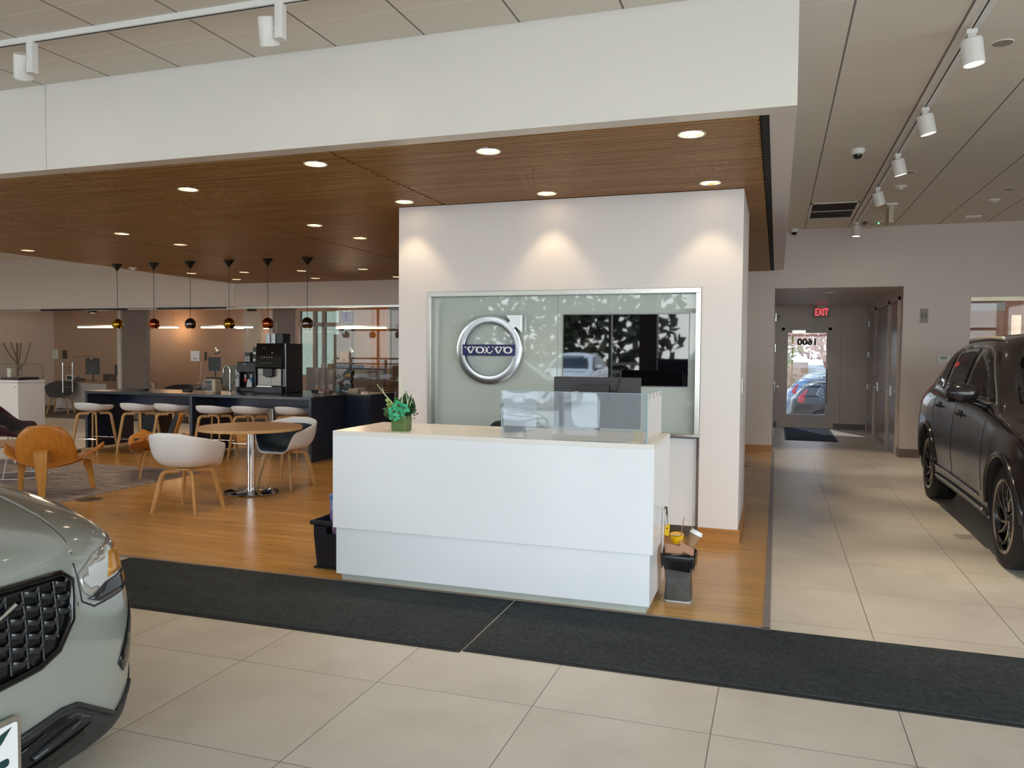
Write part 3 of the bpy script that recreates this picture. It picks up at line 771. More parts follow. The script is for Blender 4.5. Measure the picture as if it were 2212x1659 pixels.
monitor(-15.72,15.9,.802,.55,.26,0,'dark monitor above the mesh office chair in the left office')
monitor(-12.64,15.55,.96,.30,.32,.3,'dark monitor on an angled arm in the middle office')
monitor(-9.02,15.85,.802,.40,.34,0,'dark monitor behind the white notice in the right office')
monitor(-8.72,16.05,.802,.62,.26,0,'wide monitor with the seated person behind it')
tag(obj('monitor_riser', B(-12.80,-12.48,15.42,15.68,.802,.96), black_pl, smooth=0, bevel=.004), 'black block under the angled monitor of the middle office', 'riser')
def task_lamp(base, elbow, head, lb, shade=.07, mat=steel):
    t_ = thing('desk_lamp', lb, 'desk lamp', base); b = Vector(base); e_ = Vector(elbow)-b; h = Vector(head)-b
    obj('base', lathe(NB(), [(.0,0),(.08,0),(.08,.015),(.0,.018)], 20), mat, t_)
    obj('lower_arm', cyl(NB(), (0,0,.015), e_, .008), mat, t_); obj('upper_arm', cyl(NB(), e_, h, .008), mat, t_)
    d = Vector((.5,-.1,-.85)).normalized(); M = d.to_track_quat('Z','Y').to_matrix().to_4x4()
    obj('lamp_shade', lathe(NB(), [(.02,-.02),(.03,0),(shade*.7,.09),(shade,.13)], 20, h, M), mat, t_, solid=.003)
task_lamp((-17.10,15.6,.802),(-17.06,15.6,1.40),(-16.5,15.6,1.44),'spindly dark desk lamp with level arm in the left office',.05, steel_dark)
task_lamp((-13.12,15.6,.802),(-13.08,15.6,1.34),(-12.66,15.6,1.66),'silver desk lamp reaching up over the middle office desk',.08)
task_lamp((-9.66,15.8,.802),(-9.6,15.8,1.40),(-9.14,15.8,1.68),'silver desk lamp with drum shade in the right office',.08)
t_ = thing('photo_frame', 'white framed picture standing on the left office desk', 'photo frame', (-16.97,15.42,.802))
obj('frame', wall_holes(NB(), -.12,.12,0,.15,-.01,.01,[(-.09,.09,.03,.12)]), white_pl, t_, smooth=0); obj('picture', B(-.09,.09,-.002,.006,.03,.12), fab_dark, t_, smooth=0)
t_ = thing('phone', 'black desk phone beside the upright monitor of the left office', 'phone', (-16.7,15.45,.802))
obj('body', prism(NB(), [(-.1,0),(.1,0),(.1,.07),(-.1,.02)], -.09,.09,'x'), black_pl, t_); obj('handset', tube(NB(), [(-.07,-.08,.05),(-.07,0,.085),(-.07,.08,.09)], .018), black_pl, t_)
tag(obj('box_organiser', wall_holes(NB(), -15.98+.0,-15.76,.802,.99,15.5,15.7,[(-15.96,-15.78,.83,1.0)]), pbr('brown_box',C(70,50,38),.7), smooth=0), 'small brown desk organiser right of the upright monitor', 'organiser')
def privacy(x0, x1, y, z0, z1, mat, lb):
    t_ = thing('privacy_panel', lb, 'desk screen', ((x0+x1)/2,y,0)); w=(x1-x0)/2
    obj('panel', B(-w,w,-.01,.01,z0,z1), mat, t_, smooth=0, bevel=.003)
    for s_ in (-1,1): obj('foot', B(s_*w*.85-.02,s_*w*.85+.02,-.03,.03,.012,z0), steel, t_, smooth=0)
frost = pbr('frosted_panel', C(150,152,140), .5); frost2 = pbr('taupe_panel', C(150,138,130), .5)
privacy(-12.14,-11.42,15.2,.66,1.27,frost,'pale green privacy screen behind the kitchen faucet')
privacy(-8.80,-8.0,15.2,.55,1.21,frost2,'taupe privacy screen in front of the seated person')
privacy(-10.0,-8.82,15.35,.60,1.24,frost2,'long taupe privacy screen behind the paper cups')
tag(obj('filing_tower', B(-9.17,-8.86,15.2,15.30,.012,1.32), pbr('slate_cabinet',C(52,58,66),.5), smooth=0), 'narrow slate grey tower behind the pod carousel', 'cabinet')
# mesh office chair
def office_chair(loc, rz, lb):
    t_ = thing('office_chair', lb, 'chair', loc, rz)
    bm = NB(); 
    prism(bm, rrect(-.25,.25,.52,1.06,.12), -.02, .02, 'y'); obj('backrest', bm, fab_dark, t_, bevel=.01)
    obj('seat', prism(NB(), rrect(-.25,.25,-.48,.0,.08), .44, .50), fab_dark, t_, bevel=.015)
    obj('column', cyl(NB(), (0,-.22,.10),(0,-.22,.44),.03), black_pl, t_)
    for k in range(5):
        a = 2*PI*k/5; obj('leg', cyl(NB(), (0,-.22,.09),(.28*math.cos(a),-.22+.28*math.sin(a),.05),.022,.014), black_pl, t_)
office_chair((-15.75,16.55,.012), 0, 'dark high back office chair behind the left office desk')
office_chair((-8.75,16.95,.012), 0, 'dark office chair of the seated person in the right office')
shell_chair_build('visitor_chair','charcoal upholstered armchair on oak legs by the left glass office door','chair',(-16.75,14.95,.012),.5,fab_dark,fab_dark)
shell_chair_build('visitor_chair','dark visitor chair with its rim just above the bar table left of the faucet','chair',(-12.92,14.6,.012),.3,fab_dark,fab_dark)
shell_chair_build('visitor_chair','dark visitor chair seen through the small wooden display box','chair',(-12.15,14.6,.012),-.2,fab_dark,fab_dark)
# coat tree far left
t_ = thing('coat_rack', 'tall branching coat rack in the far left office', 'coat rack', (-20.3+1.1,15.8,.012))
rackm = pbr('coat_rack_taupe', C(128,108,94), .6)
obj('trunk', cyl(NB(), (0,0,0),(0,0,1.75),.035,.02), rackm, t_)
for k,(a,l) in enumerate(((.4,.5),(2.2,.55),(3.9,.45),(5.2,.5))):
    obj('branch', tube(NB(), [(0,0,1.0+.1*k),(l*.4*math.cos(a),l*.4*math.sin(a),1.25+.1*k),(l*.7*math.cos(a),l*.7*math.sin(a),1.75)], .015), rackm, t_)

# the seated person: only the top of the head and a shoulder show over the screen
skin = pbr('skin', C(168,112,86), .55, vary=.05); hairm = pbr('dark_hair', C(30,22,20), .6, vary=.2, scale=50, stretch=(1,1,4)); shirt = pbr('mauve_shirt', C(120,112,140), .8, vary=.08, bump=.2)
pr_ = thing('person', 'person with short dark hair in a mauve shirt seated low behind the wide monitor', 'person', (-8.72,16.62,.012), 0)
me = bpy.data.meshes.new('body'); 
J = [(0,0,.52),(0,.02,.80),(0,.02,1.02),(0,-.01,1.09),(0,-.05,1.17),(0,-.055,1.24),
     (.17,0,.98),(.24,-.08,.74),(.14,-.32,.83),(.09,-.42,.83),(-.17,0,.98),(-.24,-.08,.74),(-.14,-.32,.83),(-.09,-.42,.83),
     (.1,-.05,.50),(.13,-.44,.48),(.13,-.46,.06),(.13,-.58,.03),(-.1,-.05,.50),(-.13,-.44,.48),(-.13,-.46,.06),(-.13,-.58,.03)]
Ed = [(0,1),(1,2),(2,3),(3,4),(4,5),(2,6),(6,7),(7,8),(8,9),(2,10),(10,11),(11,12),(12,13),(0,14),(14,15),(15,16),(16,17),(0,18),(18,19),(19,20),(20,21)]
Rr = [.15,.145,.13,.055,.085,.075,.07,.045,.033,.022,.07,.045,.033,.022,.10,.07,.045,.035,.10,.07,.045,.035]
me.from_pydata(J, Ed, []); me.materials.append(shirt)
bo = link(bpy.data.objects.new('body', me), pr_); sk = bo.modifiers.new('skin','SKIN')
for i, v_ in enumerate(me.skin_vertices[0].data): v_.radius = (Rr[i], Rr[i]*.85)
me.skin_vertices[0].data[0].use_root = True
bo.modifiers.new('sd','SUBSURF').levels = 2; bo.modifiers['sd'].render_levels = 2
# head with face
bm = NB(); bmesh.ops.create_uvsphere(bm, u_segments=28, v_segments=20, radius=1)
for v in bm.verts:
    x_, y_, z_ = v.co
    w = .078*(1-.22*max(0,-z_)**1.5); dpt = .096
    f = 0.0
    if y_ < -.2:
        f += .022*math.exp(-((x_/.16)**2+((z_+.12)/.22)**2))       # nose
        f -= .007*(math.exp(-(((x_-.38)/.16)**2+((z_-.08)/.12)**2))+math.exp(-(((x_+.38)/.16)**2+((z_-.08)/.12)**2)))
        f += .004*math.exp(-((x_/.25)**2+((z_+.48)/.07)**2))
    v.co = Vector((x_*w, y_*dpt - f, z_*.118))
obj('head', bm, skin, pr_, smooth=180).location = (0,-.06,1.27)
for s_ in (-1,1):
    obj('eye', ball(NB(), (s_*.030,-.146,1.28), .010), black_pl, pr_); obj('ear', ball(NB(), (s_*.080,-.05,1.265), (.012,.02,.03)), skin, pr_)
obj('mouth', ball(NB(), (0,-.150,1.215), (.024,.006,.006)), pbr('lips', C(140,76,66), .5), pr_)
bm = NB(); bmesh.ops.create_uvsphere(bm, u_segments=28, v_segments=20, radius=1)
bmesh.ops.delete(bm, geom=[v for v in bm.verts if v.co.z < -.1 - .0 or (v.co.y < -.45 and v.co.z < .48)], context='VERTS')
for v in bm.verts: v.co = Vector((v.co.x*.086, v.co.y*.104, v.co.z*.130))
obj('hair', bm, hairm, pr_, smooth=180, solid=.01).location = (0,-.055,1.275)
# hands: five fingers each, resting on the keyboard edge
for s_ in (-1,1):
    bm = NB(); ball(bm, (s_*.09,-.455,.832), (.038,.045,.014))
    for k in range(4): tube(bm, [(s_*.09+(k-1.5)*.019,-.49,.834),(s_*.09+(k-1.5)*.021,-.525-.006*(k in(1,2)),.840),(s_*.09+(k-1.5)*.022,-.55-.010*(k in(1,2)),.826)], [.009,.008,.0065], 8)
    tube(bm, [(s_*(.09-.032),-.45,.832),(s_*(.09-.058),-.475,.832),(s_*(.09-.062),-.50,.826)], [.010,.009,.007], 8)
    obj('hand', bm, skin, pr_, smooth=180)

# office seen through the window on the right
struct('wall_office_side', B(2.6,2.72,GY+.14,16.9,0,2.9), off_wall, smooth=0)
struct('ceiling_office_side', B(2.6,XR,GY+.14,17,2.9,3.0), pbr('office_ceiling_warm', C(176,120,84), .7), smooth=0)
struct('floor_office_side', B(2.6,XR,GY+.14,17,0,.012), MATS['office_carpet'])
struct('wall_office_side_back', B(2.6,XR,16.9,17.0,0,2.9), wood_mat('walnut_panelling', C(92,58,40), C(116,76,54), C(130,90,66), .5, 'z', 1).m, smooth=0)
struct('window_4', B(2.81,6.6,GY+.06,GY+.072,.0,2.46), glass_off)
struct('window_frame_side', B(2.81,6.6,GY-.01,GY+.10,2.455,2.515), pbr('pale_gold_frame', C(200,192,168), .35, .4), smooth=0)
tag(obj('white_post', B(3.95,4.10,16.2,16.35,0.012,2.35), white_met, smooth=0), 'white square post inside the office behind the black car', 'post')
tag(obj('white_board', B(2.83,3.30,GY+.10,GY+.11,2.31,2.44), paper, smooth=0), 'pale strip banner at the top of the window behind the black car', 'banner')
# sign and thermostat
t_ = thing('restroom_sign', 'small grey restroom sign with two figures on the rear wall', 'sign', (2.17, GY, 2.235))
obj('plate', B(-.055,.055,-.012,0,-.11,.11), pbr('sign_grey', C(140,130,122), .4), t_, smooth=0, bevel=.002)
def figure(bm, x, skirt):
    lathe(bm, [(.0,0),(.009,0)], 12, (x,-.0135,.048), Matrix.Rotation(PI/2,4,'X'))
    if skirt: prism(bm, [(x-.008,.034),(x+.008,.034),(x+.018,-.012),(x-.018,-.012)], -.0138,-.012,'y')
    else: box(bm, x-.010,x+.010,-.0138,-.012,-.012,.034)
    box(bm, x-.008,x-.002,-.0138,-.012,-.052,-.012); box(bm, x+.002,x+.008,-.0138,-.012,-.052,-.012)
bm = NB(); figure(bm,-.022,True); figure(bm,.022,False); obj('pictogram', bm, pbr('pictogram_brass', C(70,58,32), .4,.4), t_, smooth=0)
t_ = thing('thermostat', 'white thermostat on the rear wall left of the black car roof', 'thermostat', (2.46, GY, 1.565))
obj('case', prism(NB(), rrect(-.09,.09,-.055,.055,.02), -.03, 0, 'y'), white_pl, t_, bevel=.004)
obj('display', B(-.055,.04,-.033,-.030,-.005,.035), pbr('lcd_green', C(120,140,124), .3), t_, smooth=0)
bm = NB()
for k in range(3): box(bm, -.05+k*.032,-.036+k*.032,-.033,-.030,-.038,-.028)
obj('button', bm, steel_dark, t_, smooth=0)

# ================================================================== HALL
door_paint = pbr('hall_door_paint', C(150,138,134), .22, vary=.05, scale=3, stretch=(1,1,.3))
hall_steel = pbr('hall_steel', C(196,190,184), .25, 1.0)
def hall_door(y0, y1, x, lb, hinge_near, kind, n):
    """door leaf in the right wall, seen edge on from the room"""
    t_ = tag(thing('door_%d' % n, lb, 'door', (x, (y0+y1)/2, 0)), kind='structure'); h = (y1-y0)/2
    obj('leaf', B(-.012,.02,-h,h,.012,2.50), door_paint, t_, smooth=0, bevel=.002)
    bm = NB(); box(bm, -.035,.0,-h-.06,-h-.004,0,2.56); box(bm, -.035,.0,h+.004,h+.06,0,2.56); box(bm, -.035,.0,-h-.06,h+.06,2.505,2.56)
    obj('door_frame', bm, hall_paint, t_, smooth=0)
    hy = -h if hinge_near else h
    for z in (.28, .95, 1.62, 2.29):
        bm = cyl(NB(), (-.03,hy,z-.06),(-.03,hy,z+.06),.012); box(bm, -.016,-.012,hy-.03,hy+.045,z-.06,z+.06); obj('hinge', bm, hall_steel, t_)
    ky = -hy*.80
    bm = NB(); 
    if kind == 'pull': tube(bm, [(-.012,ky,1.02),(-.07,ky,1.03),(-.075,ky,1.20),(-.012,ky,1.22)], .010)
    box(bm, -.022,-.012,ky-.03,ky+.03,.92,1.10); cyl(bm, (-.012,ky,1.0),(-.07,ky,1.0),.011); cyl(bm, (-.068,ky,1.0),(-.068,ky+(.11 if hinge_near else .11)*(-1 if ky>0 else 1),1.0),.010)
    obj('door_handle', bm, hall_steel, t_)
hall_door(14.12, 15.02, 1.87, 'nearest of the three grey flush doors along the hall', True, 'lever', 1)
hall_door(15.30, 16.95, 1.87, 'middle grey flush door along the hall, reflecting the daylight', True, 'pull', 2)
hall_door(17.25, 18.45, 1.87, 'farthest of the three grey flush doors, next to the exit wall', False, 'lever', 3)
for o_ in [x for x in bpy.data.objects if x.name.startswith('door_') and x.type == 'EMPTY' and x.name[5:6].isdigit()]: o_['kind'] = 'structure'
tag(obj('alarm_pull', B(1.835,1.87,17.03,17.15,1.20,1.42), pbr('alarm_red', C(150,24,30), .4), smooth=0, bevel=.004), 'small red fire alarm pull between the hall doors', 'alarm')
hd = tag(thing('door_4', 'edge of a grey door on the left side of the hall with bright hinges', 'door', (-.05, 16.0, 0)), kind='structure')
obj('leaf', B(-.02,.012,-1.6,-.5,.012,2.40), door_paint, hd, smooth=0)
for z in (.28, 1.05, 1.72, 2.25):
    obj('hinge', cyl(NB(), (.022,-1.62,z-.065),(.022,-1.62,z+.065),.014), chrome, hd)
bm = NB(); box(bm, .012,.02,-.66,-.60,.95,1.12); cyl(bm, (.012,-.63,1.03),(.08,-.63,1.03),.011); cyl(bm, (.078,-.63,1.03),(.078,-.75,1.03),.010); obj('door_handle', bm, hall_steel, hd)
t_ = thing('alarm_strobe', 'round grey alarm strobe high on the left hall wall', 'alarm', (-.05,18.1,2.42))
obj('back_box', B(0,.05,-.07,.07,-.07,.07), hall_paint, t_, smooth=0); obj('dome', ball(NB(), (.06,0,0), (.04,.06,.06)), steel, t_)
# glazed exit door
ed = tag(thing('door_5', 'glazed exit door at the end of the hall', 'door', (.615, 18.65, 0)), kind='structure')
bm = NB(); box(bm, -.515,-.455,-.01,.12,0,2.215); box(bm, .455,.515,-.01,.12,0,2.215); box(bm, -.515,.515,-.01,.12,2.155,2.215); obj('door_frame', bm, hall_paint, ed, smooth=0)
obj('leaf', wall_holes(NB(), -.455,.455,.0,2.155,.02,.065,[(-.385,.415,.295,2.10)]), hall_paint, ed, smooth=0)
obj('glass_pane', B(-.385,.415,.038,.046,.295,2.10), glass_exit, ed)
bm = NB(); box(bm, -.30,-.02,-.05,.01,2.085,2.155); cyl(bm, (-.28,-.03,2.175),(.08,-.03,2.19),.010); cyl(bm, (-.14,-.03,2.12),(-.14,-.03,2.185),.016); obj('door_closer', bm, steel, ed, smooth=40)
bm = NB(); cyl(bm, (.425,-.05,.55),(.425,-.05,1.30),.012); cyl(bm, (.425,-.05,.62),(.425,.02,.62),.008); cyl(bm, (.425,-.05,1.18),(.425,.02,1.18),.008); box(bm, .42,.45,0,.02,1.28,1.42); obj('door_handle', bm, steel_dark, ed)
text('house_number', '1600', .185, (.02,.036,1.895), (PI/2,0,PI), pbr('vinyl_black', C(24,20,26), .5), ed, .001, sx=1.15, off=.008)
t_ = thing('exit_sign', 'red lettered EXIT sign hanging above the glazed hall door', 'exit sign', (.905,18.45,2.535))
obj('housing', B(-.165,.165,-.02,.02,-.10,.10), pbr('exit_face', C(186,174,168), .5), t_, smooth=0, bevel=.005)
obj('canopy', B(-.10,.10,-.04,.04,.10,.155), white_met, t_, smooth=0)
text('lettering', 'EXIT', .215, (0,-.022,0), (PI/2,0,0), emit('exit_red', (1,.03,.05,1), 1.3), t_, .001, sx=.62)
t_ = thing('entrance_mat', 'navy blue door mat in front of the glazed exit door', 'mat', (.62,17.1,0))
obj('carpet', B(-.40,.46,-1.3,1.35,0,.008), pbr('navy_mat', C(28,32,56), .95, vary=.1, scale=80, bump=.3, bscale=300), t_, smooth=0)
obj('border', wall_holes(NB(), -.44,.50,-1.36,1.41,0,.006,[(-.40,.46,-1.3,1.35)],'y') if False else B(-.44,.50,-1.36,1.41,0,.004), rubber, t_, smooth=0)
tag(obj('floor_drain', lathe(NB(), [(.0,.009),(.07,.009),(.075,.006)], 24, (-.42,11.8,0)), pbr('brass_dark', C(110,84,50), .5,.5)), 'small round floor box on the wood strip right of the reception wall', 'floor box')
# ================================================================== BAR TABLE AND COUNTER
BH = .945
def bar_unit(x0, x1, lb, right_panel):
    t_ = thing('bar_table', lb, 'bar table', (x0, 9.74, 0), 0, 'navy bar tables'); w = x1-x0; D = .955
    obj('table_top', B(0, w, 0, D, BH-.042, BH), bar_top_mat, t_, smooth=0, bevel=.002)
    obj('side_panel', B(.0, .05, .004, D, .035, BH-.043), navy, t_, smooth=0, bevel=.002)
    if right_panel: obj('side_panel', B(w-.05, w, .004, D, .0, BH-.043), navy, t_, smooth=0, bevel=.002)
    obj('apron', B(.05, w-(.05 if right_panel else 0), .60, .63, .715, BH-.043), navy_dark, t_, smooth=0)
    bm = NB(); cyl(bm, (.10,.10,0),(.10,.10,.035),.022); obj('foot', bm, black_pl, t_)
    return t_
bar_unit(-10.42, -8.395, 'left half of the long navy bar table with three white stools', False)
bar_unit(-8.39, -6.27, 'right half of the long navy bar table carrying the coffee machine', True)
tag(obj('support_pole', cyl(NB(), (-7.62,10.75,0),(-7.62,10.75,BH-.043),.024), chrome), 'thin chrome support pole under the right half of the bar table', 'pole')
t_ = thing('black_bin', 'black waste bin with a red and white label under the left bar table', 'bin', (-9.75,10.55,0))
obj('body', B(-.22,.20,-.18,.2,0,.55), black_pl, t_, smooth=0, bevel=.01); obj('label_sticker', B(-.20,-.155,-.183,-.18,.27,.42), pbr('label_red', C(176,60,56), .5), t_, smooth=0); obj('label_foot', B(-.20,-.155,-.1835,-.18,.27,.33), paper, t_, smooth=0)
t_ = thing('back_counter', 'dark navy cabinet counter behind the right end of the bar table', 'counter', (-7.0,10.70,0))
obj('carcass', B(.72,1.13,.02,.78,.06,BH-.03), navy_dark, t_, smooth=0); obj('counter_top', B(-1.45,1.135,0,.80,BH-.03,BH), bar_top_mat, t_, smooth=0, bevel=.002)
obj('carcass', B(.02,.70,.50,.78,.06,BH-.03), navy_dark, t_, smooth=0)
obj('door', B(.75,1.10,.0,.02,.08,BH-.045), navy_dark, t_, smooth=0, bevel=.003)
obj('counter_side', B(1.13,1.15,.0,.80,.0,BH-.005), navy_dark, t_, smooth=0)

# stools under the bar
ST = [(-9.90,9.43,.10,'leftmost white bar stool, standing clear of the bar end'),(-9.25,9.66,.0,'second white bar stool from the left end of the bar'),(-8.74,9.80,-.06,'third white bar stool, half behind the middle bar panel'),
      (-7.90,9.72,.08,'first white bar stool right of the middle bar panel'),(-7.35,9.82,.0,'white bar stool directly behind the round wooden table'),(-6.72,9.98,-.05,'rightmost white bar stool against the right bar panel')]
s0 = stool_build(ST[0][3], (ST[0][0], ST[0][1], .006), PI+ST[0][2])
for x, y, a, lb in ST[1:]: dup(s0, (x, y, .006), PI+a, lb)

# ball pendants
brass = pbr('polished_brass', C(176,140,44), .12, 1.0, vary=.02); copper = pbr('polished_copper', C(176,92,60), .12, 1.0, vary=.02); nickel = pbr('smoked_nickel', C(120,110,112), .12, 1.0, vary=.02)
for i, (x, m_, nm) in enumerate(((-10.20,brass,'brass'),(-9.46,copper,'copper'),(-8.75,nickel,'smoked nickel'),(-8.02,brass,'brass'),(-7.32,copper,'copper'),(-6.63,nickel,'smoked nickel'))):
    where = 'leftmost over the bar' if i == 0 else 'the left one of its colour' if i < 3 else 'the right one of its colour'
    t_ = thing('ball_pendant', 'small %s ball pendant lamp, %s' % (nm, where), 'pendant lamp', (x, 10.2, 2.99), 0, 'ball pendants over the bar table')
    obj('canopy', lathe(NB(), [(.0,0),(.085,0),(.085,-.008),(.012,-.105),(.006,-.115),(.0,-.115)], 28), black_pl, t_)
    obj('cord', cyl(NB(), (0,0,-.11),(0,0,-.89), .004, n=8), black_pl, t_)
    pr2 = [(.0,-.885),(.03,-.887)] + [(.086*math.sin(a), -.975+.090*math.cos(a)) for a in [PI*(.15+.55*k/12) for k in range(13)]] + [(.058,-1.045),(.056,-1.04),(.07,-1.0),(.0,-.95)]
    obj('ball_shade', lathe(NB(), pr2, 32), m_, t_, smooth=60)
    obj('bulb', ball(NB(), (0,0,-1.015), .030), emit('pendant_bulb' , (1,.85,.6,1), 4) if i == 0 else MATS['pendant_bulb'], t_)

# coffee machine
t_ = thing('coffee_machine', 'big black bean-to-cup coffee machine with steel front on the bar', 'coffee machine', (-7.735, 10.44, BH))
w, D, H_ = .535, .50, .775
obj('body', B(.0,w,.06,D+.0,0,H_), pbr('machine_black', C(24,25,30), .28, vary=.05), t_, smooth=0, bevel=.008)
obj('side_cover', B(w-.012,w+.002,.06,D,.01,H_-.01), pbr('machine_side', C(42,42,46), .55, vary=.05), t_, smooth=0, bevel=.003)
obj('edge_trim', B(w-.008,w+.003,.045,.055,.0,H_), steel_dark, t_, smooth=0)
obj('touch_panel', prism(NB(), [(.05,H_-.004),(.0,.40),(.012,.38),(.07,.38),(.07,H_-.004)], .0, w-.045, 'x'), black_gl, t_, smooth=0, bevel=.003)
obj('steel_front', B(.035,.455,.035,.055,.115,.385), pbr('machine_steel', C(150,142,134), .42, .8, vary=.05, scale=20, stretch=(6,1,.2)), t_, smooth=0, bevel=.006)
obj('spout', prism(NB(), [(.17,.385),(.34,.385),(.34,.27),(.31,.265),(.285,.245),(.225,.245),(.20,.265),(.17,.27)], -.035,.035,'y'), black_pl, t_, bevel=.006)
obj('drip_tray', B(.0,w-.03,-.03,.06,0,.105), black_pl, t_, smooth=0, bevel=.006); obj('tray_edge', B(.06,.33,-.034,-.02,.10,.112), steel, t_, smooth=0)
obj('cup_niche', prism(NB(), rrect(.215,.275,.14,.225,.012), .030, .036, 'y'), steel_dark, t_)
obj('blue_label', B(.065,.095,.031,.036,.265,.30), pbr('label_blue', C(150,176,220), .5), t_, smooth=0)
icon = pbr('icon_white', C(200,200,205), .5); bm = NB()
def icon_cup(x, z, s): prism(bm, [(x-s,z+s),(x+s,z+s),(x+s*.6,z-s),(x-s*.6,z-s)], 0, .0015, 'y', M=Matrix.Translation((0,.0,0)) @ Matrix.Translation((0, .05-(H_-.004-z)*.127-.0035, 0)))
for k in range(5): icon_cup(.115+k*.045, .555, .008); icon_cup(.115+k*.045, .47, .006)
icon_cup(.30,.625,.010); icon_cup(.12,.70,.006); icon_cup(.15,.70,.006)
obj('menu_icon', bm, icon, t_, smooth=0)
for x, m_ in ((.125,glass_clear),(.225,glass_clear)):
    obj('bean_hopper', wall_holes(NB(), x, x+.085, H_, H_+.155, .10, .30, [(x+.012,x+.073,H_+.012,H_+.125)]), black_gl, t_, smooth=0)
    obj('hopper_window', B(x+.010,x+.075,.105,.115,H_+.01,H_+.14), pbr('hopper_glass', C(110,124,130), .1, vary=.1), t_, smooth=0)
obj('hopper_box', B(.325,.445,.10,.30,H_,H_+.155), black_pl, t_, smooth=0, bevel=.004)
# water dispenser
t_ = thing('water_dispenser', 'black tabletop water dispenser with red and blue taps left of the coffee machine', 'water dispenser', (-8.19, 10.62, BH))
obj('head', B(-.02,.34,.0,.35,.305,.475), black_pl, t_, smooth=0, bevel=.015); obj('column', B(.0,.32,.14,.35,0,.31), black_pl, t_, smooth=0)
obj('side_wing', B(.0,.02,.03,.15,.05,.31), black_pl, t_, smooth=0); obj('side_wing', B(.30,.32,.03,.15,.05,.31), black_pl, t_, smooth=0)
obj('base', B(-.015,.335,-.02,.35,0,.07), black_pl, t_, smooth=0, bevel=.01)
for x, m_, nm in ((.115,pbr('tap_red',C(200,24,44),.4),'red'),(.225,pbr('tap_blue',C(24,110,170),.4),'blue')):
    tp = obj('tap_'+nm, B(x-.022,x+.022,.03,.06,.16,.225), m_, t_, smooth=0, bevel=.005); obj('tap_lever', B(x-.012,x+.012,.03,.05,.225,.28), white_pl, tp, smooth=0, bevel=.003)
obj('note_card', prism(NB(), [(.13,.075),(.23,.075),(.235,.20),(.155,.20)], .04,.044,'y'), paper, t_, smooth=0)
obj('small_icon', B(.12,.14,-.003,0,.43,.45), icon, t_, smooth=0)
# pod racks
t_ = thing('pod_rack', 'tall narrow tea box rack beside the coffee machine', 'rack', (-8.02, 10.80, BH+.475))
obj('frame', B(-.015,.10,0,.12,0,.24), black_pl, t_, smooth=0, bevel=.003)
for k, m_ in enumerate((paper, pbr('tea_green',C(62,74,52),.6), paper, MATS['tea_green'])): obj('tea_box', B(-.008,.095,-.008,.0,.012+k*.057,.055+k*.057 if k!=2 else .05+k*.057), m_, t_, smooth=0)
t_ = thing('pod_box', 'short grey box with four windows on the water dispenser', 'box', (-8.13, 10.78, BH+.475))
obj('frame', B(-.05,.055,0,.1,0,.155), pbr('pod_grey',C(70,70,74),.5), t_, smooth=0)
for a in (-.04,.008):
    for b in (.01,.055): obj('pod_window', B(a,a+.038,-.004,0,b,b+.035), icon, t_, smooth=0)
# faucet
t_ = thing('faucet', 'chrome gooseneck faucet on the bar left of the water dispenser', 'faucet', (-8.34, 10.62, BH))
pts = [(0,0,0),(0,0,.30)] + [(-.06+.06*math.cos(a),-.0,.34+.075*math.sin(a)) for a in [PI*k/8 for k in range(9)]] + [(-.125,0,.29)]
obj('spout', tube(NB(), pts, .013, 12), chrome, t_); obj('spray_head', cyl(NB(), (-.125,0,.30),(-.135,-.0,.22),.016,.014), steel_dark, t_)
obj('flange', lathe(NB(), [(.0,.0),(.03,0),(.028,.012),(.016,.02)], 20), chrome, t_); obj('lever', tube(NB(), [(0,0,.11),(.06,0,.12),(.085,0,.17)], .009, 8), chrome, t_)
# wooden display block with clear box
t_ = thing('display_block', 'small C shaped pale wood stand with a clear box on the bar', 'display stand', (-8.43, 10.25, BH))
obj('wood_stand', wall_holes(NB(), -.10,.10,0,.205,.0,.14,[(-.11,.035,.02,.185)]), wood_mat('maple_block', C(200,176,150), C(214,192,168), C(222,202,180), .5, 'z', 2).m, t_, smooth=0, bevel=.002)
obj('clear_box', B(-.17,.03,.02,.12,.022,.183), glass('acrylic_box', (.86,.88,.86,1), 1.0), t_, smooth=0)
for x, y, lb in ((-8.86,10.25,'black power puck on the bar left of the wooden display stand'),(-9.73,10.25,'black power puck near the left end of the bar table')):
    o_ = thing('power_puck', lb, 'socket', (x,y,BH), 0, 'power pucks on the bar'); obj('housing', prism(NB(), rrect(-.07,.07,-.05,.05,.02), 0, .028), black_pl, o_, bevel=.006); obj('socket', B(-.045,.045,-.03,.03,.028,.031), black_gl, o_, smooth=0)
# paper cup stacks
cup_m = pbr('paper_cup', C(206,196,184), .6, vary=.02); cup_t = pbr('paper_cup_tan', C(176,150,120), .6, vary=.03)
def cups(x, y, n, m_, lb, z=BH+.012, s=1.0):
    t_ = thing('paper_cup_stack', lb, 'cups', (x,y,z), 0, 'stacks of paper cups')
    for k in range(n):
        zz = k*.014*s; last = k == n-1
        obj('cup', lathe(NB(), [(.034*s,zz+.088*s-.004),(.040*s,zz+.088*s),(.0405*s,zz+.094*s),(.037*s,zz+.094*s)] if not last else [(.0,zz+.006),(.029*s,zz),(.040*s,zz+.092*s),(.0385*s,zz+.094*s),(.0,zz+.094*s)], 20), m_, t_)
    # lowest cup body
    obj('cup', lathe(NB(), [(.0,0),(.029*s,0),(.040*s,.092*s),(.0,.092*s)], 20), m_, t_)
bm = B(-7.20,-6.72,11.18,11.36,BH,BH+.012)
tag(obj('cup_tray', bm, black_pl, smooth=0, bevel=.003), 'flat black tray under the paper cup stacks', 'tray')
cups(-7.12,11.24,20,cup_m,'front left tall stack of white paper cups against the coffee machine')
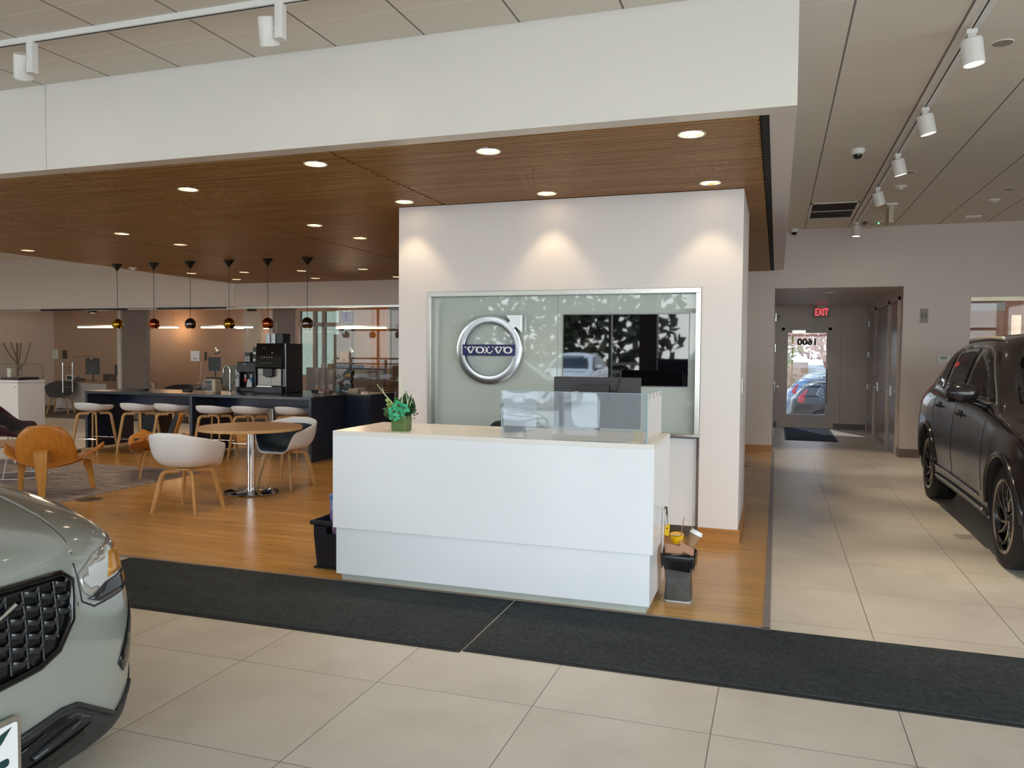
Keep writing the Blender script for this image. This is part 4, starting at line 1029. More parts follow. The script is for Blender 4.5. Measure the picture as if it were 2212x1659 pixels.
cups(-7.045,11.33,27,cup_m,'tallest stack of white paper cups, behind the front left stack')
cups(-7.00,11.24,26,cup_m,'tall stack of white paper cups in the middle of the tray')
cups(-6.925,11.31,26,cup_t,'tall stack of tan paper cups at the right of the group')
cups(-6.85,11.22,14,cup_m,'short stack of white paper cups right of the tall ones', s=1.25)
# small goods right of the cups
t_ = thing('snack_tray', 'dark low tray with snack sachets in front of the cup stacks', 'tray', (-6.98,11.04,BH))
obj('tray', wall_holes(NB(), -.06,.14,0,.035,-.08,.08,[(-.0,.0,0,0)]), pbr('plum_tray',C(40,34,50),.5), t_, smooth=0)
for k in range(5): obj('sachet', B(-.04+k*.028,-.02+k*.028,-.03,.03,.035,.055+.01*(k%2), Matrix.Rotation(.2*k,4,'Z')), [pbr('sachet_cream',C(220,196,150),.6), pbr('sachet_pink',C(220,150,140),.6)][k%2] if k<2 else MATS[['sachet_cream','sachet_pink'][k%2]], t_, smooth=0)
t_ = thing('tilted_basket', 'small brown wooden box tipped up with a roll on top beside the cups', 'box', (-6.66,11.30,BH+.115))
M = Matrix.Rotation(-.55,4,'Y'); obj('box', B(-.06,.10,-.05,.05,0,.075,M), pbr('brown_leather',C(92,58,38),.5), t_, smooth=0, bevel=.004); obj('roll', cyl(NB(), (.03,-.04,.115),(.10,-.04,.135),.028), pbr('roll_tan',C(180,130,84),.7), t_)
t_ = thing('book', 'blue book with dark cover under the brown box', 'book', (-6.64,11.30,BH)); obj('cover', B(-.07,.07,-.05,.05,0,.05), pbr('book_blue',C(36,70,130),.5), t_, smooth=0, bevel=.002); obj('dark_top', B(-.07,.07,-.05,.05,.05,.075), black_pl, t_, smooth=0)
for k,(x,c_,lb) in enumerate(((-6.86,C(120,104,88),'small taupe carton lying at the counter edge'),(-6.76,C(150,106,92),'small brick red carton lying at the counter edge'))):
    o_=thing('carton', lb, 'carton', (x+.03,10.93,BH)); obj('sleeve', B(-.05,.05,-.04,.04,0,.042), pbr('carton_%d'%k,c_,.6), o_, smooth=0, bevel=.002); obj('flap', B(-.048,.048,-.042,-.04,.004,.02), paper if k==0 else MATS['carton_0'], o_, smooth=0)
t_ = thing('tea_carton', 'upright pale green tea carton with a dark diamond beside the pod carousel', 'carton', (-6.655,11.12,BH)); obj('sleeve', B(-.035,.035,-.03,.03,0,.115), pbr('tea_mint',C(120,150,134),.5), t_, smooth=0, bevel=.002)
obj('emblem', B(-.010,.010,-.032,-.03,.06,.08,Matrix.Translation((0,0,.0))), black_pl, t_, smooth=0)
t_ = thing('pod_carousel', 'black tiered pod holder with a pointed top and yellow and white pods', 'pod holder', (-6.50,11.18,BH))
obj('spine', B(-.02,.04,.03,.06,0,.36), black_pl, t_, smooth=0); obj('cap', prism(NB(), [(-.09,.30),(.0,.395),(.075,.34),(.06,.27),(-.09,.25)], -.03,.06,'y'), black_pl, t_)
obj('tier', B(-.06,.06,-.03,.05,.19,.25), black_pl, t_, smooth=0); obj('tier', B(-.08,.06,-.03,.05,.05,.13), black_pl, t_, smooth=0)
obj('yellow_pod', prism(NB(), [(-.07,.255),(.055,.255),(.055,.30),(.02,.305),(-.03,.285)], -.045,-.032,'y'), pbr('pod_yellow',C(196,146,40),.5), t_)
for x,z in ((-.045,.17),(-.01,.185),(.03,.18),(.0,.155),(-.05,.145),(.045,.15),(-.075,.03),(-.03,.02),(.01,.02),(.045,.035)): obj('white_pod', ball(NB(), (x,-.05,z), (.017,.017,.02), u=10, v=8), white_pl, t_)
t_ = thing('napkin_box', 'long cream napkin box right of the pod carousel', 'box', (-6.40,11.08,BH)); obj('sleeve', B(-.02,.15,-.05,.05,0,.072), pbr('napkin_cream',C(190,170,140),.6), t_, smooth=0, bevel=.002); obj('slot', B(.02,.13,-.052,-.05,.05,.056), steel_dark, t_, smooth=0)
t_ = thing('wifi_sign', 'white card with handwritten style WiFi lettering standing on the counter', 'sign', (-6.78,11.43,BH)); obj('card', B(-.105,.105,0,.004,.05,.37), paper, t_, smooth=0); obj('holder', B(-.09,.09,-.02,.03,0,.06), glass_clear, t_, smooth=0)
inkm = pbr('ink_grey', C(70,72,90), .6); text('lettering','WiFi',.13,(0,-.002,.23),(PI/2,0,0),inkm,t_,.0005)
t_ = thing('wifi_sign', 'white card with handwritten style WiFi lettering behind the faucet', 'sign', (-8.42,10.98,BH)); obj('card', B(-.10,.10,0,.004,.06,.34), paper, t_, smooth=0); obj('holder', B(-.09,.09,-.02,.03,0,.07), glass_clear, t_, smooth=0); text('lettering','WiFi',.12,(0,-.002,.22),(PI/2,0,0),inkm,t_,.0005)
# wire fruit basket
t_ = thing('wire_basket', 'two tier bronze wire fruit basket at the right end of the counter', 'basket', (-6.03,11.10,BH)); wire = pbr('bronze_wire', C(92,76,68), .4, .6)
bm = NB(); tube(bm, [(-.07,0,0),(-.04,0,.27)]+[(-.035+.035*(1-math.cos(a)),0,.38+.05*math.sin(a)) for a in [PI*k/6 for k in range(7)]]+[(.055,0,.27),(.075,0,.12)], .004, 6); obj('handle_frame', bm, wire, t_)
for z,r in ((.03,.13),(.26,.085)):
    bm = NB(); tube(bm, [(r*math.cos(a)+.0,r*math.sin(a)*.8,z+.085) for a in [2*PI*k/20 for k in range(20)]], .004, 6, True)
    tube(bm, [(r*.35*math.cos(a),r*.35*math.sin(a)*.8,z) for a in [2*PI*k/14 for k in range(14)]], .003, 6, True)
    for k in range(12):
        a=2*PI*k/12; tube(bm, [(r*math.cos(a),r*math.sin(a)*.8,z+.085),(r*.8*math.cos(a),r*.8*math.sin(a)*.8,z+.025),(r*.35*math.cos(a),r*.35*math.sin(a)*.8,z)], .002, 5)
    obj('bowl', bm, wire, t_)

# ================================================================== LOUNGE
rug_t = NT('distressed_rug'); v = rug_t.coord((1,5,1)); n1 = rug_t.noise(v, 2.6, 8, .75); n2 = rug_t.noise(rug_t.coord((3,16,1)), 3.5, 6, .8)
rug_t.l(rug_t.ramp(rug_t.math('ADD', rug_t.math('MULTIPLY', n1, .55), rug_t.math('MULTIPLY', n2, .45)), [(.36,C(78,78,90)),(.46,C(126,118,120)),(.54,C(164,152,146)),(.66,C(206,200,202))]), rug_t.p.inputs['Base Color'])
rug_t.p.inputs['Roughness'].default_value = .95; rug_t.bump(n2, .2, .006)
rg = tag(obj('area_rug', B(-3.4,0,0,2.55,0,.010), rug_t.m, smooth=0), 'large distressed grey area rug under the wooden lounge chairs', 'rug'); rg.location = (-7.02,6.02,.006); rg.rotation_euler = (0,0,.035)
t_ = thing('floor_box', 'round bronze floor outlet cover beside the rug', 'floor box', (-6.90,6.50,.006)); obj('cover', lathe(NB(), [(.0,.004),(.125,.004),(.13,.0)], 32), pbr('bronze_cover', C(110,92,66), .4,.5), t_); obj('recess', B(-.03,.09,-.02,.03,.0035,.005), black_pl, t_, smooth=0)
# round dining table
t_ = thing('round_table', 'round wooden topped table on a polished steel pedestal', 'table', (-5.585,7.458,.006))
obj('tabletop', lathe(NB(), [(.0,.715),(.560,.715),(.566,.722),(.566,.742),(.560,.749),(.0,.749)], 72), oak_x, t_, smooth=30)
obj('edge_band', lathe(NB(), [(.5665,.716),(.5675,.722),(.5675,.742),(.5665,.747)], 72), oak, t_)
obj('column', cyl(NB(), (0,0,.02),(0,0,.715),.042,n=32), chrome, t_); obj('base', lathe(NB(), [(.0,0),(.295,0),(.30,.006),(.296,.016),(.12,.026),(.05,.030),(.0,.03)], 64), pbr('mirror_steel', C(150,148,148), .06, 1.0), t_, smooth=50)
shell_chair_build('armchair','white shell armchair on oak legs with its back to the camera','chair',(-5.53,6.40,.006),PI+.06,white_pl,leg_mat=wood_mat('oak_warm', C(176,126,66), C(206,156,92), C(222,176,112), .42, 'z', 2).m)
shell_chair_build('armchair','shell armchair with white outside and slate upholstered inside at the round table','chair',(-5.47,7.96,.006),-.05,white_pl,fab_blue)

# three-legged plywood lounge chairs
def ply_chair(label, loc, rz, seat_pad, group='three legged plywood lounge chairs'):
    """local -Y is the front"""
    t_ = thing('lounge_chair', label, 'lounge chair', loc, rz, group)
    bm = NB(); nu, nv = 28, 10; G = []
    for i in range(nu+1):
        u = -1+2*i/nu; au = abs(u); x = u*.50
        ch = .235*(1-au**5)**.5 if au < 1 else 0
        yc = -.02 - .09*au**1.8
        row = []
        for j in range(nv+1):
            v = -1+2*j/nv
            y = yc + v*(ch+.008)
            z = .318 + .215*au**1.75 - .035*(1-au)*(1-v*v) - .02*v*(1-au) - .055*v*v*au*au
            z += -.03*smoothstep(.2,-1,v)*(1-au)
            row.append(bm.verts.new((x, y, z)))
        G.append(row)
    for a, b in zip(G, G[1:]):
        for j in range(nv): bm.faces.new((a[j],b[j],b[j+1],a[j+1]))
    obj('seat_wing', bm, honey, t_, smooth=180, solid=.016)
    bm = NB(); G = []; nu, nv = 20, 16
    def backp(u, v, off=0.0):
        k = (1-abs(v)**3.4*.42) if v > 0 else 1-.16*abs(v)**2.5
        w_ = .29*k*(1+.13*(-v)); x = u*w_; z = .292 + (v+1)*.229 + .045*u*u*max(0,-v) + .022*(1-u*u)*(v>0)*v
        y = .20 + .155*(v+1)/2 - .06*u*u + .0 + off
        return Vector((x, y, z))
    for i in range(nu+1):
        G.append([bm.verts.new(backp(-1+2*i/nu, -1+2*j/nv)) for j in range(nv+1)])
    for a, b in zip(G, G[1:]):
        for j in range(nv): bm.faces.new((a[j],b[j],b[j+1],a[j+1]))
    obj('backrest', bm, honey, t_, smooth=180, solid=.015)
    if seat_pad:
        bm = NB(); G = []
        for i in range(13): G.append([bm.verts.new(backp((-1+2*i/12)*.9, (-1+2*j/10)*.9, -.03)) for j in range(11)])
        for a, b in zip(G, G[1:]):
            for j in range(10): bm.faces.new((a[j],b[j],b[j+1],a[j+1]))
        obj('back_pad', bm, seat_pad, t_, smooth=180, solid=.035)
        bm = NB(); G = []
        for i in range(15):
            u=(-1+2*i/14)*.50; G.append([bm.verts.new((u*.47*1.0, -.03+(-1+2*j/8)*.19, .355+.23*abs(u)**1.9+.012)) for j in range(9)])
        for a, b in zip(G, G[1:]):
            for j in range(8): bm.faces.new((a[j],b[j],b[j+1],a[j+1]))
        obj('seat_pad', bm, seat_pad, t_, smooth=180, solid=.03)
    for u, v in ((-.62,.45),(.62,.52),(-.6,-.48),(.6,-.42)):
        p = backp(u, v, .010); obj('screw', ball(NB(), p, .009, u=10, v=8), brass, t_)
    def strip(pts, ws, th=.011):
        bm = NB(); R_ = []
        for i, p in enumerate(pts):
            p = Vector(p); d = (Vector(pts[min(i+1,len(pts)-1)])-Vector(pts[max(i-1,0)])).normalized()
            sx_ = Vector((1,0,0)) if abs(d.x) < .9 else Vector((0,1,0)); sx_ = (sx_-d*sx_.dot(d)).normalized(); nn = d.cross(sx_)
            w_ = ws[i]/2; R_.append([p+sx_*w_+nn*th, p-sx_*w_+nn*th, p-sx_*w_-nn*th, p+sx_*w_-nn*th])
        return rings(bm, R_, True)
    # rear leg: flat plank that loops under the back plate
    obj('rear_leg', strip([(0,.02,.285),(0,.15,.30),(0,.27,.40),(0,.325,.475),(0,.362,.497),(0,.388,.478),(0,.392,.43),(0,.385,.28),(0,.375,.12),(0,.365,0)], [.16,.16,.15,.14,.135,.13,.125,.11,.085,.06]), honey_leg, t_, smooth=50)
    for s_ in (-1,1):
        obj('front_leg', strip([(s_*.06,-.05,.30),(s_*.20,-.07,.315),(s_*.29,-.085,.335),(s_*.325,-.10,.31),(s_*.345,-.13,.22),(s_*.37,-.175,0)], [.13,.12,.10,.085,.065,.045]), honey_leg, t_, smooth=50)
    return t_
ply_chair('honey plywood lounge chair seen from behind, nearest the grey car', (-7.60,6.66,.020), PI+.58, fab_dark)
ply_chair('honey plywood lounge chair seen side on between the stools and the white armchair', (-7.50,8.06,.020), -.79, fab_dark)
# dark lounge chair at the left frame edge
t_ = thing('dark_armchair', 'dark upholstered lounge chair with burgundy edge left of the wooden chair', 'chair', (-10.25,8.3,.019), 1.9)
def dH(a):
    d = abs((a+PI)%(2*PI)-PI); return .02+.16*smoothstep(.7,1.2,d)+.30*smoothstep(1.7,2.8,d)
V = shell_surface(.66,.62,.36,dH,.15); obj('shell', shell_mesh(V), pbr('burgundy_shell', C(60,22,30), .4), t_, smooth=180, solid=.014, sub=1)
obj('pad', shell_mesh([[Vector((p.x*.95,p.y*.95,p.z+.02)) for p in r] for r in V[:9]]), pbr('anthracite_fabric',C(46,44,50),.9,bump=.3,bscale=400), t_, smooth=180, solid=.02, sub=1)
for sx_ in (-1,1):
    for sy_ in (-1,1): obj('leg', cyl(NB(), (sx_*.12,sy_*.10,.35),(sx_*.24,sy_*.22,0),.012), white_met, t_)
# coffee table with white wire base
t_ = thing('coffee_table', 'low round wooden coffee table on a white wire ring base', 'coffee table', (-8.95,7.35,.018))
obj('tabletop', lathe(NB(), [(.0,.40),(.445,.40),(.45,.41),(.445,.42),(.0,.42)], 48), oak_x, t_, smooth=30)
obj('floor_ring', tube(NB(), [(.34*math.cos(a),.34*math.sin(a),.006) for a in [2*PI*k/48 for k in range(48)]], .006, 8, True), white_met, t_)
for k in range(4):
    a = 2*PI*k/4+.4; obj('wire_leg', cyl(NB(), (.34*math.cos(a),.34*math.sin(a),.006),(.18*math.cos(a),.18*math.sin(a),.40),.006,n=8), white_met, t_)
t_ = thing('key_set', 'silver remote keys lying on the round coffee table', 'keys', (-8.62,7.12,.438)); obj('fob', prism(NB(), rrect(-.03,.03,-.018,.018,.008), 0,.014), chrome, t_); obj('key_ring', tube(NB(), [(.05+.02*math.cos(a),.02*math.sin(a),.004) for a in [2*PI*k/14 for k in range(14)]], .003, 6, True), chrome, t_)
# display pedestal
t_ = thing('display_pedestal', 'tall white display pedestal with a glass case near the left frame edge', 'pedestal', (-13.97,11.55,0))
obj('body', B(-.29,.29,-.29,.29,.02,.955), white_pl, t_, smooth=0, bevel=.002); obj('cap', B(-.30,.30,-.30,.30,.96,1.0), white_pl, t_, smooth=0, bevel=.002)
obj('lock', cyl(NB(), (.22,-.29,.88),(.22,-.298,.88),.010), steel_dark, t_)
cs = obj('glass_case', B(-.28,.28,-.28,.28,1.0,1.305), glass('case_glass', (.93,.94,.92,1), 1.2), t_, smooth=0)
bm = NB()
for a,b in ((-.28,-.28),(.28,-.28),(.28,.28),(-.28,.28)): box(bm,a-.003,a+.003,b-.003,b+.003,1.0,1.308)
for s_ in (-.28,.28): box(bm,-.28,.28,s_-.003,s_+.003,1.302,1.308); box(bm,s_-.003,s_+.003,-.28,.28,1.302,1.308)
obj('case_edge', bm, steel_dark, t_, smooth=0)
tag(obj('plum_slab', B(-14.20,-13.74,11.33,11.77,1.001,1.05), pbr('plum_base',C(34,26,48),.5), smooth=0, bevel=.002), 'dark plum slab inside the glass case of the pedestal', 'base')
t_ = thing('tumbler', 'white tumbler inside the glass case of the pedestal', 'cup', (-14.06,11.40,1.051)); obj('cup_body', lathe(NB(), [(.0,0),(.034,0),(.045,.17),(.043,.17),(.034,.01),(.0,.01)], 28), pbr('tumbler_white', C(216,222,214), .4), t_); obj('logo_dot', B(-.004,.008,-.046,-.043,.12,.14), steel_dark, t_, smooth=0)
tag(obj('wooden_coaster', B(-13.90,-13.78,11.42,11.54,1.051,1.07), oak_x, smooth=0, bevel=.002), 'small wooden piece beside the tumbler in the glass case', 'coaster')

# ================================================================== RECEPTION DESK
DX0, DX1, DY0, DY1, DH = -2.872, -.682, 4.725, 5.46, 1.06
t_ = thing('reception_desk', 'large white solid surface reception desk with stepped front', 'reception desk', (DX0, DY0, 0)); L_ = DX1-DX0; D_ = DY1-DY0
obj('counter_top', B(0,L_,0,D_,DH-.03,DH), desk_top_mat, t_, smooth=0, bevel=.0015)
bm = B(0,L_,.0,.03,.393,DH-.03); obj('front_panel', bm, desk_white, t_, smooth=0, bevel=.0015)
obj('side_panel', B(0,.03,.03,D_,.393,DH-.03), desk_white, t_, smooth=0, bevel=.0015); obj('side_panel', B(L_-.03,L_,.03,D_,.393,DH-.03), desk_white, t_, smooth=0, bevel=.0015)
bm = wall_holes(NB(), .0+.0, L_, 0, 1, 0, 0, []) if False else NB()
box(bm, .0,L_-.024,.045,.075,.062,.392); box(bm,.0,.03,.075,D_-.03,.062,.392); box(bm,L_-.054,L_-.024,.075,D_-.03,.062,.392); obj('lower_panel', bm, desk_white, t_, smooth=0, bevel=.0015)
obj('plinth', B(.012,L_-.050,.100,D_-.06,0,.062), pbr('plinth_grey_white', C(176,180,172), .35), t_, smooth=0)
obj('work_surface', B(.03,L_-.03,D_,D_+.22,.70,.73), desk_white, t_, smooth=0)
# acrylic screen
t_ = thing('acrylic_screen', 'clear acrylic sneeze guard with two side wings on the right end of the desk', 'screen guard', (-.73, 4.765, DH+.001))
acr = glass('clear_acrylic', (.90,.92,.93,1), 1.25, 1.49, haze=(.20, C(205,212,218)))
obj('front_sheet', B(-.935,0,0,.006,0,.300), acr, t_, smooth=0); obj('side_sheet', B(-.006,0,.006,.60,0,.300), acr, t_, smooth=0)
bm = NB(); box(bm,-.935,.0,-.0005,.0065,.2985,.301); box(bm,-.936,-.9335,-.0005,.0065,0,.300); box(bm,-.0005,.002,-.0005,.60,.2985,.301); box(bm,-.003,.002,-.002,.003,0,.301); obj('polished_edge', bm, pbr('acrylic_edge', C(160,190,196), .2), t_, smooth=0)
bm = NB()
for k in range(4): box(bm,.0005,.0015,.07+k*.15,.082+k*.15,.262,.300)
obj('clip', bm, steel_dark, t_, smooth=0)
tag(obj('paper_sheet', prism(NB(), [(-1.655,1.135),(-1.435,1.135),(-1.435,1.355),(-1.655,1.355)], 4.779, 4.782, 'y'), paper), 'plain white sheet taped behind the left part of the acrylic screen', 'paper')
tag(obj('paper_sheet', prism(NB(), [(-1.21,1.355),(-1.205,1.21),(-1.19,1.16),(-1.16,1.145),(-1.03,1.145),(-1.025,1.29),(-1.035,1.33),(-1.06,1.355)], 4.779, 4.782, 'y'), paper), 'white sheet with a rounded corner taped behind the middle of the acrylic screen', 'paper')
t_ = thing('sticky_note', 'small yellow note behind the right corner of the acrylic screen', 'note', (-.80,4.80,DH)); obj('flap', B(-.05,.03,.0,.05,0,.004), pbr('note_yellow', C(228,196,110), .6), t_, smooth=0); obj('upright', B(-.02,.035,.03,.034,.004,.07), MATS['note_yellow'], t_, smooth=0)
# desktop computer monitor seen from behind
t_ = thing('computer_monitor', 'black computer monitor seen from behind with a small box on its back', 'monitor', (-1.235, 5.62, .731))
obj('screen_back', prism(NB(), rrect(-.32,.32,.33,.70,.01), 0,.035,'y'), pbr('monitor_back', C(40,40,46), .45), t_, bevel=.008); obj('vent_line', B(-.24,.24,-.002,0,.665,.670), black_pl, t_, smooth=0)
obj('mini_pc', B(-.12,.10,-.045,0,.52,.645), black_pl, t_, smooth=0, bevel=.004); obj('cable', tube(NB(), [(.10,-.02,.60),(.16,-.02,.60),(.20,-.01,.53),(.22,0,.45)], .004, 8), black_pl, t_)
obj('antenna', cyl(NB(), (.145,-.02,.60),(.185,-.02,.735),.006,.004), black_pl, t_); obj('green_plug', cyl(NB(), (-.17,-.03,.585),(-.125,-.03,.59),.007), pbr('plug_green', C(150,190,120), .5), t_)
obj('stand', cyl(NB(), (0,.05,0),(0,.04,.40),.025), black_pl, t_); obj('foot', prism(NB(), rrect(-.13,.13,-.03,.17,.03), 0,.014), black_pl, t_)
t_ = thing('desk_phone', 'black desk phone on the reception desk, seen from behind', 'phone', (-1.705,5.16,DH), .5)
obj('back_stand', prism(NB(), [(-.07,0),(.03,0),(.06,.13),(.045,.135),(.0,.05)], -.07,.07,'x'), black_pl, t_); obj('body', B(-.09,.09,-.02,.02,-.09,.09, Matrix.Translation((0,.0,.12)) @ Matrix.Rotation(-.75,4,'X')), black_pl, t_, smooth=0, bevel=.01); obj('handset', tube(NB(), [(-.07,-.09,.175),(-.07,-.02,.175),(-.07,.05,.095)], .022), black_pl, t_)
# receptionist chair (only its back edge shows above the desk)
t_ = thing('desk_chair', 'black office chair with its back rim just above the reception desk', 'chair', (-1.98,6.05,.006), PI)
obj('backrest', prism(NB(), rrect(-.25,.25,.50,1.045,.10), -.035,.0,'y'), black_pl, t_, bevel=.012); obj('seat', prism(NB(), rrect(-.25,.25,-.50,-.02,.1), .44,.50), fab_dark, t_, bevel=.015); obj('column', cyl(NB(), (0,-.25,.08),(0,-.25,.44),.03), steel_dark, t_)
for k in range(5):
    a = 2*PI*k/5; obj('leg', cyl(NB(), (0,-.25,.09),(.27*math.cos(a),-.25+.27*math.sin(a),.04),.022,.014), black_pl, t_)

# plant
t_ = thing('flower_arrangement', 'green square vase with teal orchids, leaves and pale twigs on the desk', 'flower arrangement', (-2.44,4.905,DH))
vase = pbr('vase_green', C(84,108,64), .3, vary=.03)
bm = NB(); rings(bm, [[Vector((x,y,z)) for x,y in rrect(-s,s,-s,s,.012)] for s,z in ((.050,0),(.055,.01),(.055,.105),(.049,.105),(.049,.02))], True); obj('vase', bm, vase, t_, smooth=40)
leafm = pbr('leaf_green', C(48,92,28), .35, vary=.25, scale=12); leafd = pbr('leaf_dark', C(30,62,24), .4, vary=.25, scale=12); pet = pbr('orchid_teal', C(60,172,124), .5, vary=.35, scale=45); sedum = pbr('sedum_green', C(132,156,92), .5, vary=.2, scale=30); twig = pbr('pale_twig', C(196,208,172), .6)
def leaf(base, tip, w, m_, bend=(0,0,.02), nm='leaf'):
    b, t2 = Vector(base), Vector(tip); d = t2-b; side = d.cross(Vector((0,-1,.2))).normalized(); nrm = side.cross(d).normalized(); bm = NB(); G = []
    for i in range(9):
        s_ = i/8; ww = w*math.sin(PI*min(1,s_*.92+.08))**.8*(1-s_**3) if s_ < 1 else 0; c_ = b+d*s_+Vector(bend)*math.sin(PI*s_)
        G.append([bm.verts.new(c_+side*k*ww/2+nrm*(-.12*ww*(1-abs(k)))) for k in (-1,-.5,0,.5,1)])
    for a,b2 in zip(G,G[1:]):
        for j in range(4): bm.faces.new((a[j],a[j+1],b2[j+1],b2[j]))
    return obj(nm, bm, m_, t_, smooth=180, solid=.0015)
leaf((-.01,0,.10),(-.055,.0,.235),.07,leafm); leaf((.01,.02,.10),(.02,.03,.275),.075,leafd); leaf((.03,.0,.10),(.085,.0,.235),.075,leafd,(.02,0,.0)); leaf((-.03,0,.10),(-.145,-.02,.145),.055,leafm,(0,0,.02)); leaf((.04,.01,.12),(.09,.02,.20),.05,leafm)
leaf((-.03,.02,.11),(-.085,.03,.19),.05,leafd); leaf((.02,.03,.12),(.055,.04,.25),.05,leafd); leaf((.0,.03,.12),(-.02,.04,.24),.06,leafd)
def orchid(c, s, rz):
    c = Vector(c); bm = NB()
    for k in range(5):
        a = 2*PI*k/5+rz; sl = s*random.uniform(.8,1.15); u_ = Vector((math.cos(a),random.uniform(-.9,.25),math.sin(a))).normalized()*1.05; side = u_.cross(Vector((0,-1,0))).normalized(); G=[]
        for i in range(5):
            q_ = i/4; w_ = s*.42*math.sin(PI*(q_*.85+.12)); p = c+u_*s*q_+Vector((0,.25*s*q_*q_,0))
            G.append([bm.verts.new(p-side*w_+Vector((0,-.1*s,0))), bm.verts.new(p), bm.verts.new(p+side*w_+Vector((0,-.1*s,0)))])
        for a_,b_ in zip(G,G[1:]):
            for j in range(2): bm.faces.new((a_[j],a_[j+1],b_[j+1],b_[j]))
    fl = obj('orchid', bm, pet, t_, smooth=180, solid=.0012); obj('orchid_heart', ball(NB(), c+Vector((0,-.012,0)), s*.16, u=10, v=8), pbr('orchid_heart', C(96,50,40), .5) if 'orchid_heart' not in MATS else MATS['orchid_heart'], fl)
orchid((-.025,-.055,.135),.050,.3); orchid((.018,-.06,.125),.045,1.0); orchid((.0,-.04,.175),.045,.7); orchid((-.04,-.045,.105),.040,.1); orchid((.045,-.045,.16),.042,1.9); orchid((-.012,-.065,.098),.034,2.2)
bm = NB()
for k in range(26):
    q_ = k/26; ball(bm, (-.055-.045*q_+random.uniform(-.01,.01), -.02+random.uniform(-.015,.015), .13+.085*q_+random.uniform(-.012,.012)), random.uniform(.007,.012), u=7, v=5)
obj('sedum_cluster', bm, sedum, t_, smooth=180)
bm = NB(); 
for k in range(4): lathe(bm, [(.004+.008*k,0),(.012+.008*k,.012),(.016+.0075*k,.03-.003*k)], 14, (-.075,-.03,.115), Matrix.Rotation(.9,4,'X'))
obj('succulent', bm, pbr('succulent_green', C(110,134,90), .5), t_, smooth=180)
bm = NB()
for k in range(46):
    a = random.uniform(-.6,1.2); r_ = random.uniform(.02,.12); p=Vector((.03+r_*.85*math.cos(a)*.9, random.uniform(-.04,.02), .115+.05*math.sin(a)+random.uniform(-.01,.015))); ball(bm, p, (.008,.003,.004), Matrix.Rotation(random.uniform(0,3),4,'Y'), 6, 4)
obj('filler_leaves', bm, leafd, t_, smooth=180)
for pts in ([(-.02,0,.12),(-.07,0,.19),(-.145,0,.262),(-.19,0,.315)],[(-.04,0,.14),(-.10,0,.215),(-.135,0,.25),(-.148,0,.292)],[(.01,0,.12),(.005,0,.21),(-.01,.0,.32),(-.022,0,.40)],[(-.015,0,.15),(.01,0,.25),(.018,.0,.36),(.015,0,.43)],[(.03,0,.12),(.045,0,.19),(.035,0,.25),(.02,0,.29)],[(.04,0,.14),(.05,0,.21),(.075,0,.265),(.10,0,.285)],[(.045,0,.14),(.06,0,.17),(.075,0,.21),(.085,0,.19)]):
    obj('twig', tube(NB(), pts, [.0028,.0026,.0022,.0016][:len(pts)], 6), twig, t_)

# crate with cushion, left of the desk
t_ = thing('storage_crate', 'black plastic storage crate on the floor at the left end of the desk', 'crate', (-3.05,5.22,.006))
pl = pbr('crate_black', C(26,28,36), .5, vary=.08); hw, hd, hh = .17, .14, .36
bm = NB()
def slope(x0,x1,y0,y1,z0,z1,ins):  # tapered wall
    vs=[]
    for z,k in ((z0,ins),(z1,0)):
        for x,y in ((x0,y0),(x1,y0),(x1,y1),(x0,y1)): vs.append(bm.verts.new((x*(1-k),y*(1-k),z)))
    for f in ((0,3,2,1),(4,5,6,7),(0,1,5,4),(1,2,6,5),(2,3,7,6),(3,0,4,7)): bm.faces.new([vs[i] for i in f])
hw, hd = .155, .21
slope(-hw,hw,-hd,-hd+.008,0,.26,.10); slope(-hw,hw,hd-.008,hd,0,.34,.10); slope(-hw,-hw+.008,-hd,hd,0,.34,.10); slope(hw-.008,hw,-hd,hd,0,.34,.10); slope(-hw,hw,-hd,hd,0,.012,.0)
box(bm,-hw,-.05,-hd,-hd+.008,.26,.34); box(bm,.10,hw,-hd,-hd+.008,.26,.34); box(bm,-hw,hw,-hd,-hd+.008,.315,.34)
obj('bin_body', bm, pl, t_, smooth=0)
bm = NB()
for a in ((-hw-.02,hw+.02,-hd-.02,-hd+.004),(-hw-.02,hw+.02,hd-.004,hd+.02),(-hw-.02,-hw+.004,-hd,hd),(hw-.004,hw+.02,-hd,hd)): box(bm,a[0],a[1],a[2],a[3],.325,.355)
obj('rim', bm, pl, t_, smooth=0, bevel=.004)
cu_t = NT('patterned_cushion'); nz = cu_t.n('ShaderNodeTexVoronoi'); nz.inputs['Scale'].default_value = 26; cu_t.l(cu_t.coord(), nz.inputs['Vector'])
cu_t.l(cu_t.ramp(nz.outputs['Color'], [(.1,C(60,120,190)),(.4,C(150,130,200)),(.6,C(90,190,200)),(.8,C(196,150,190)),(.95,C(190,60,60))]), cu_t.p.inputs['Base Color']); cu_t.p.inputs['Roughness'].default_value=.8
t_ = thing('folder_bag', 'blue and lilac patterned soft bag standing in the black crate', 'bag', (-3.066,5.23,.022))
obj('panel', prism(NB(), [(-.085,.02),(.085,.02),(.12,.50),(-.128,.50)], -.035,.035,'y'), cu_t.m, t_, bevel=.012); obj('side_gusset', B(-.120,-.112,-.03,.03,.30,.48), pbr('bag_violet', C(96,92,170), .7), t_, smooth=0)

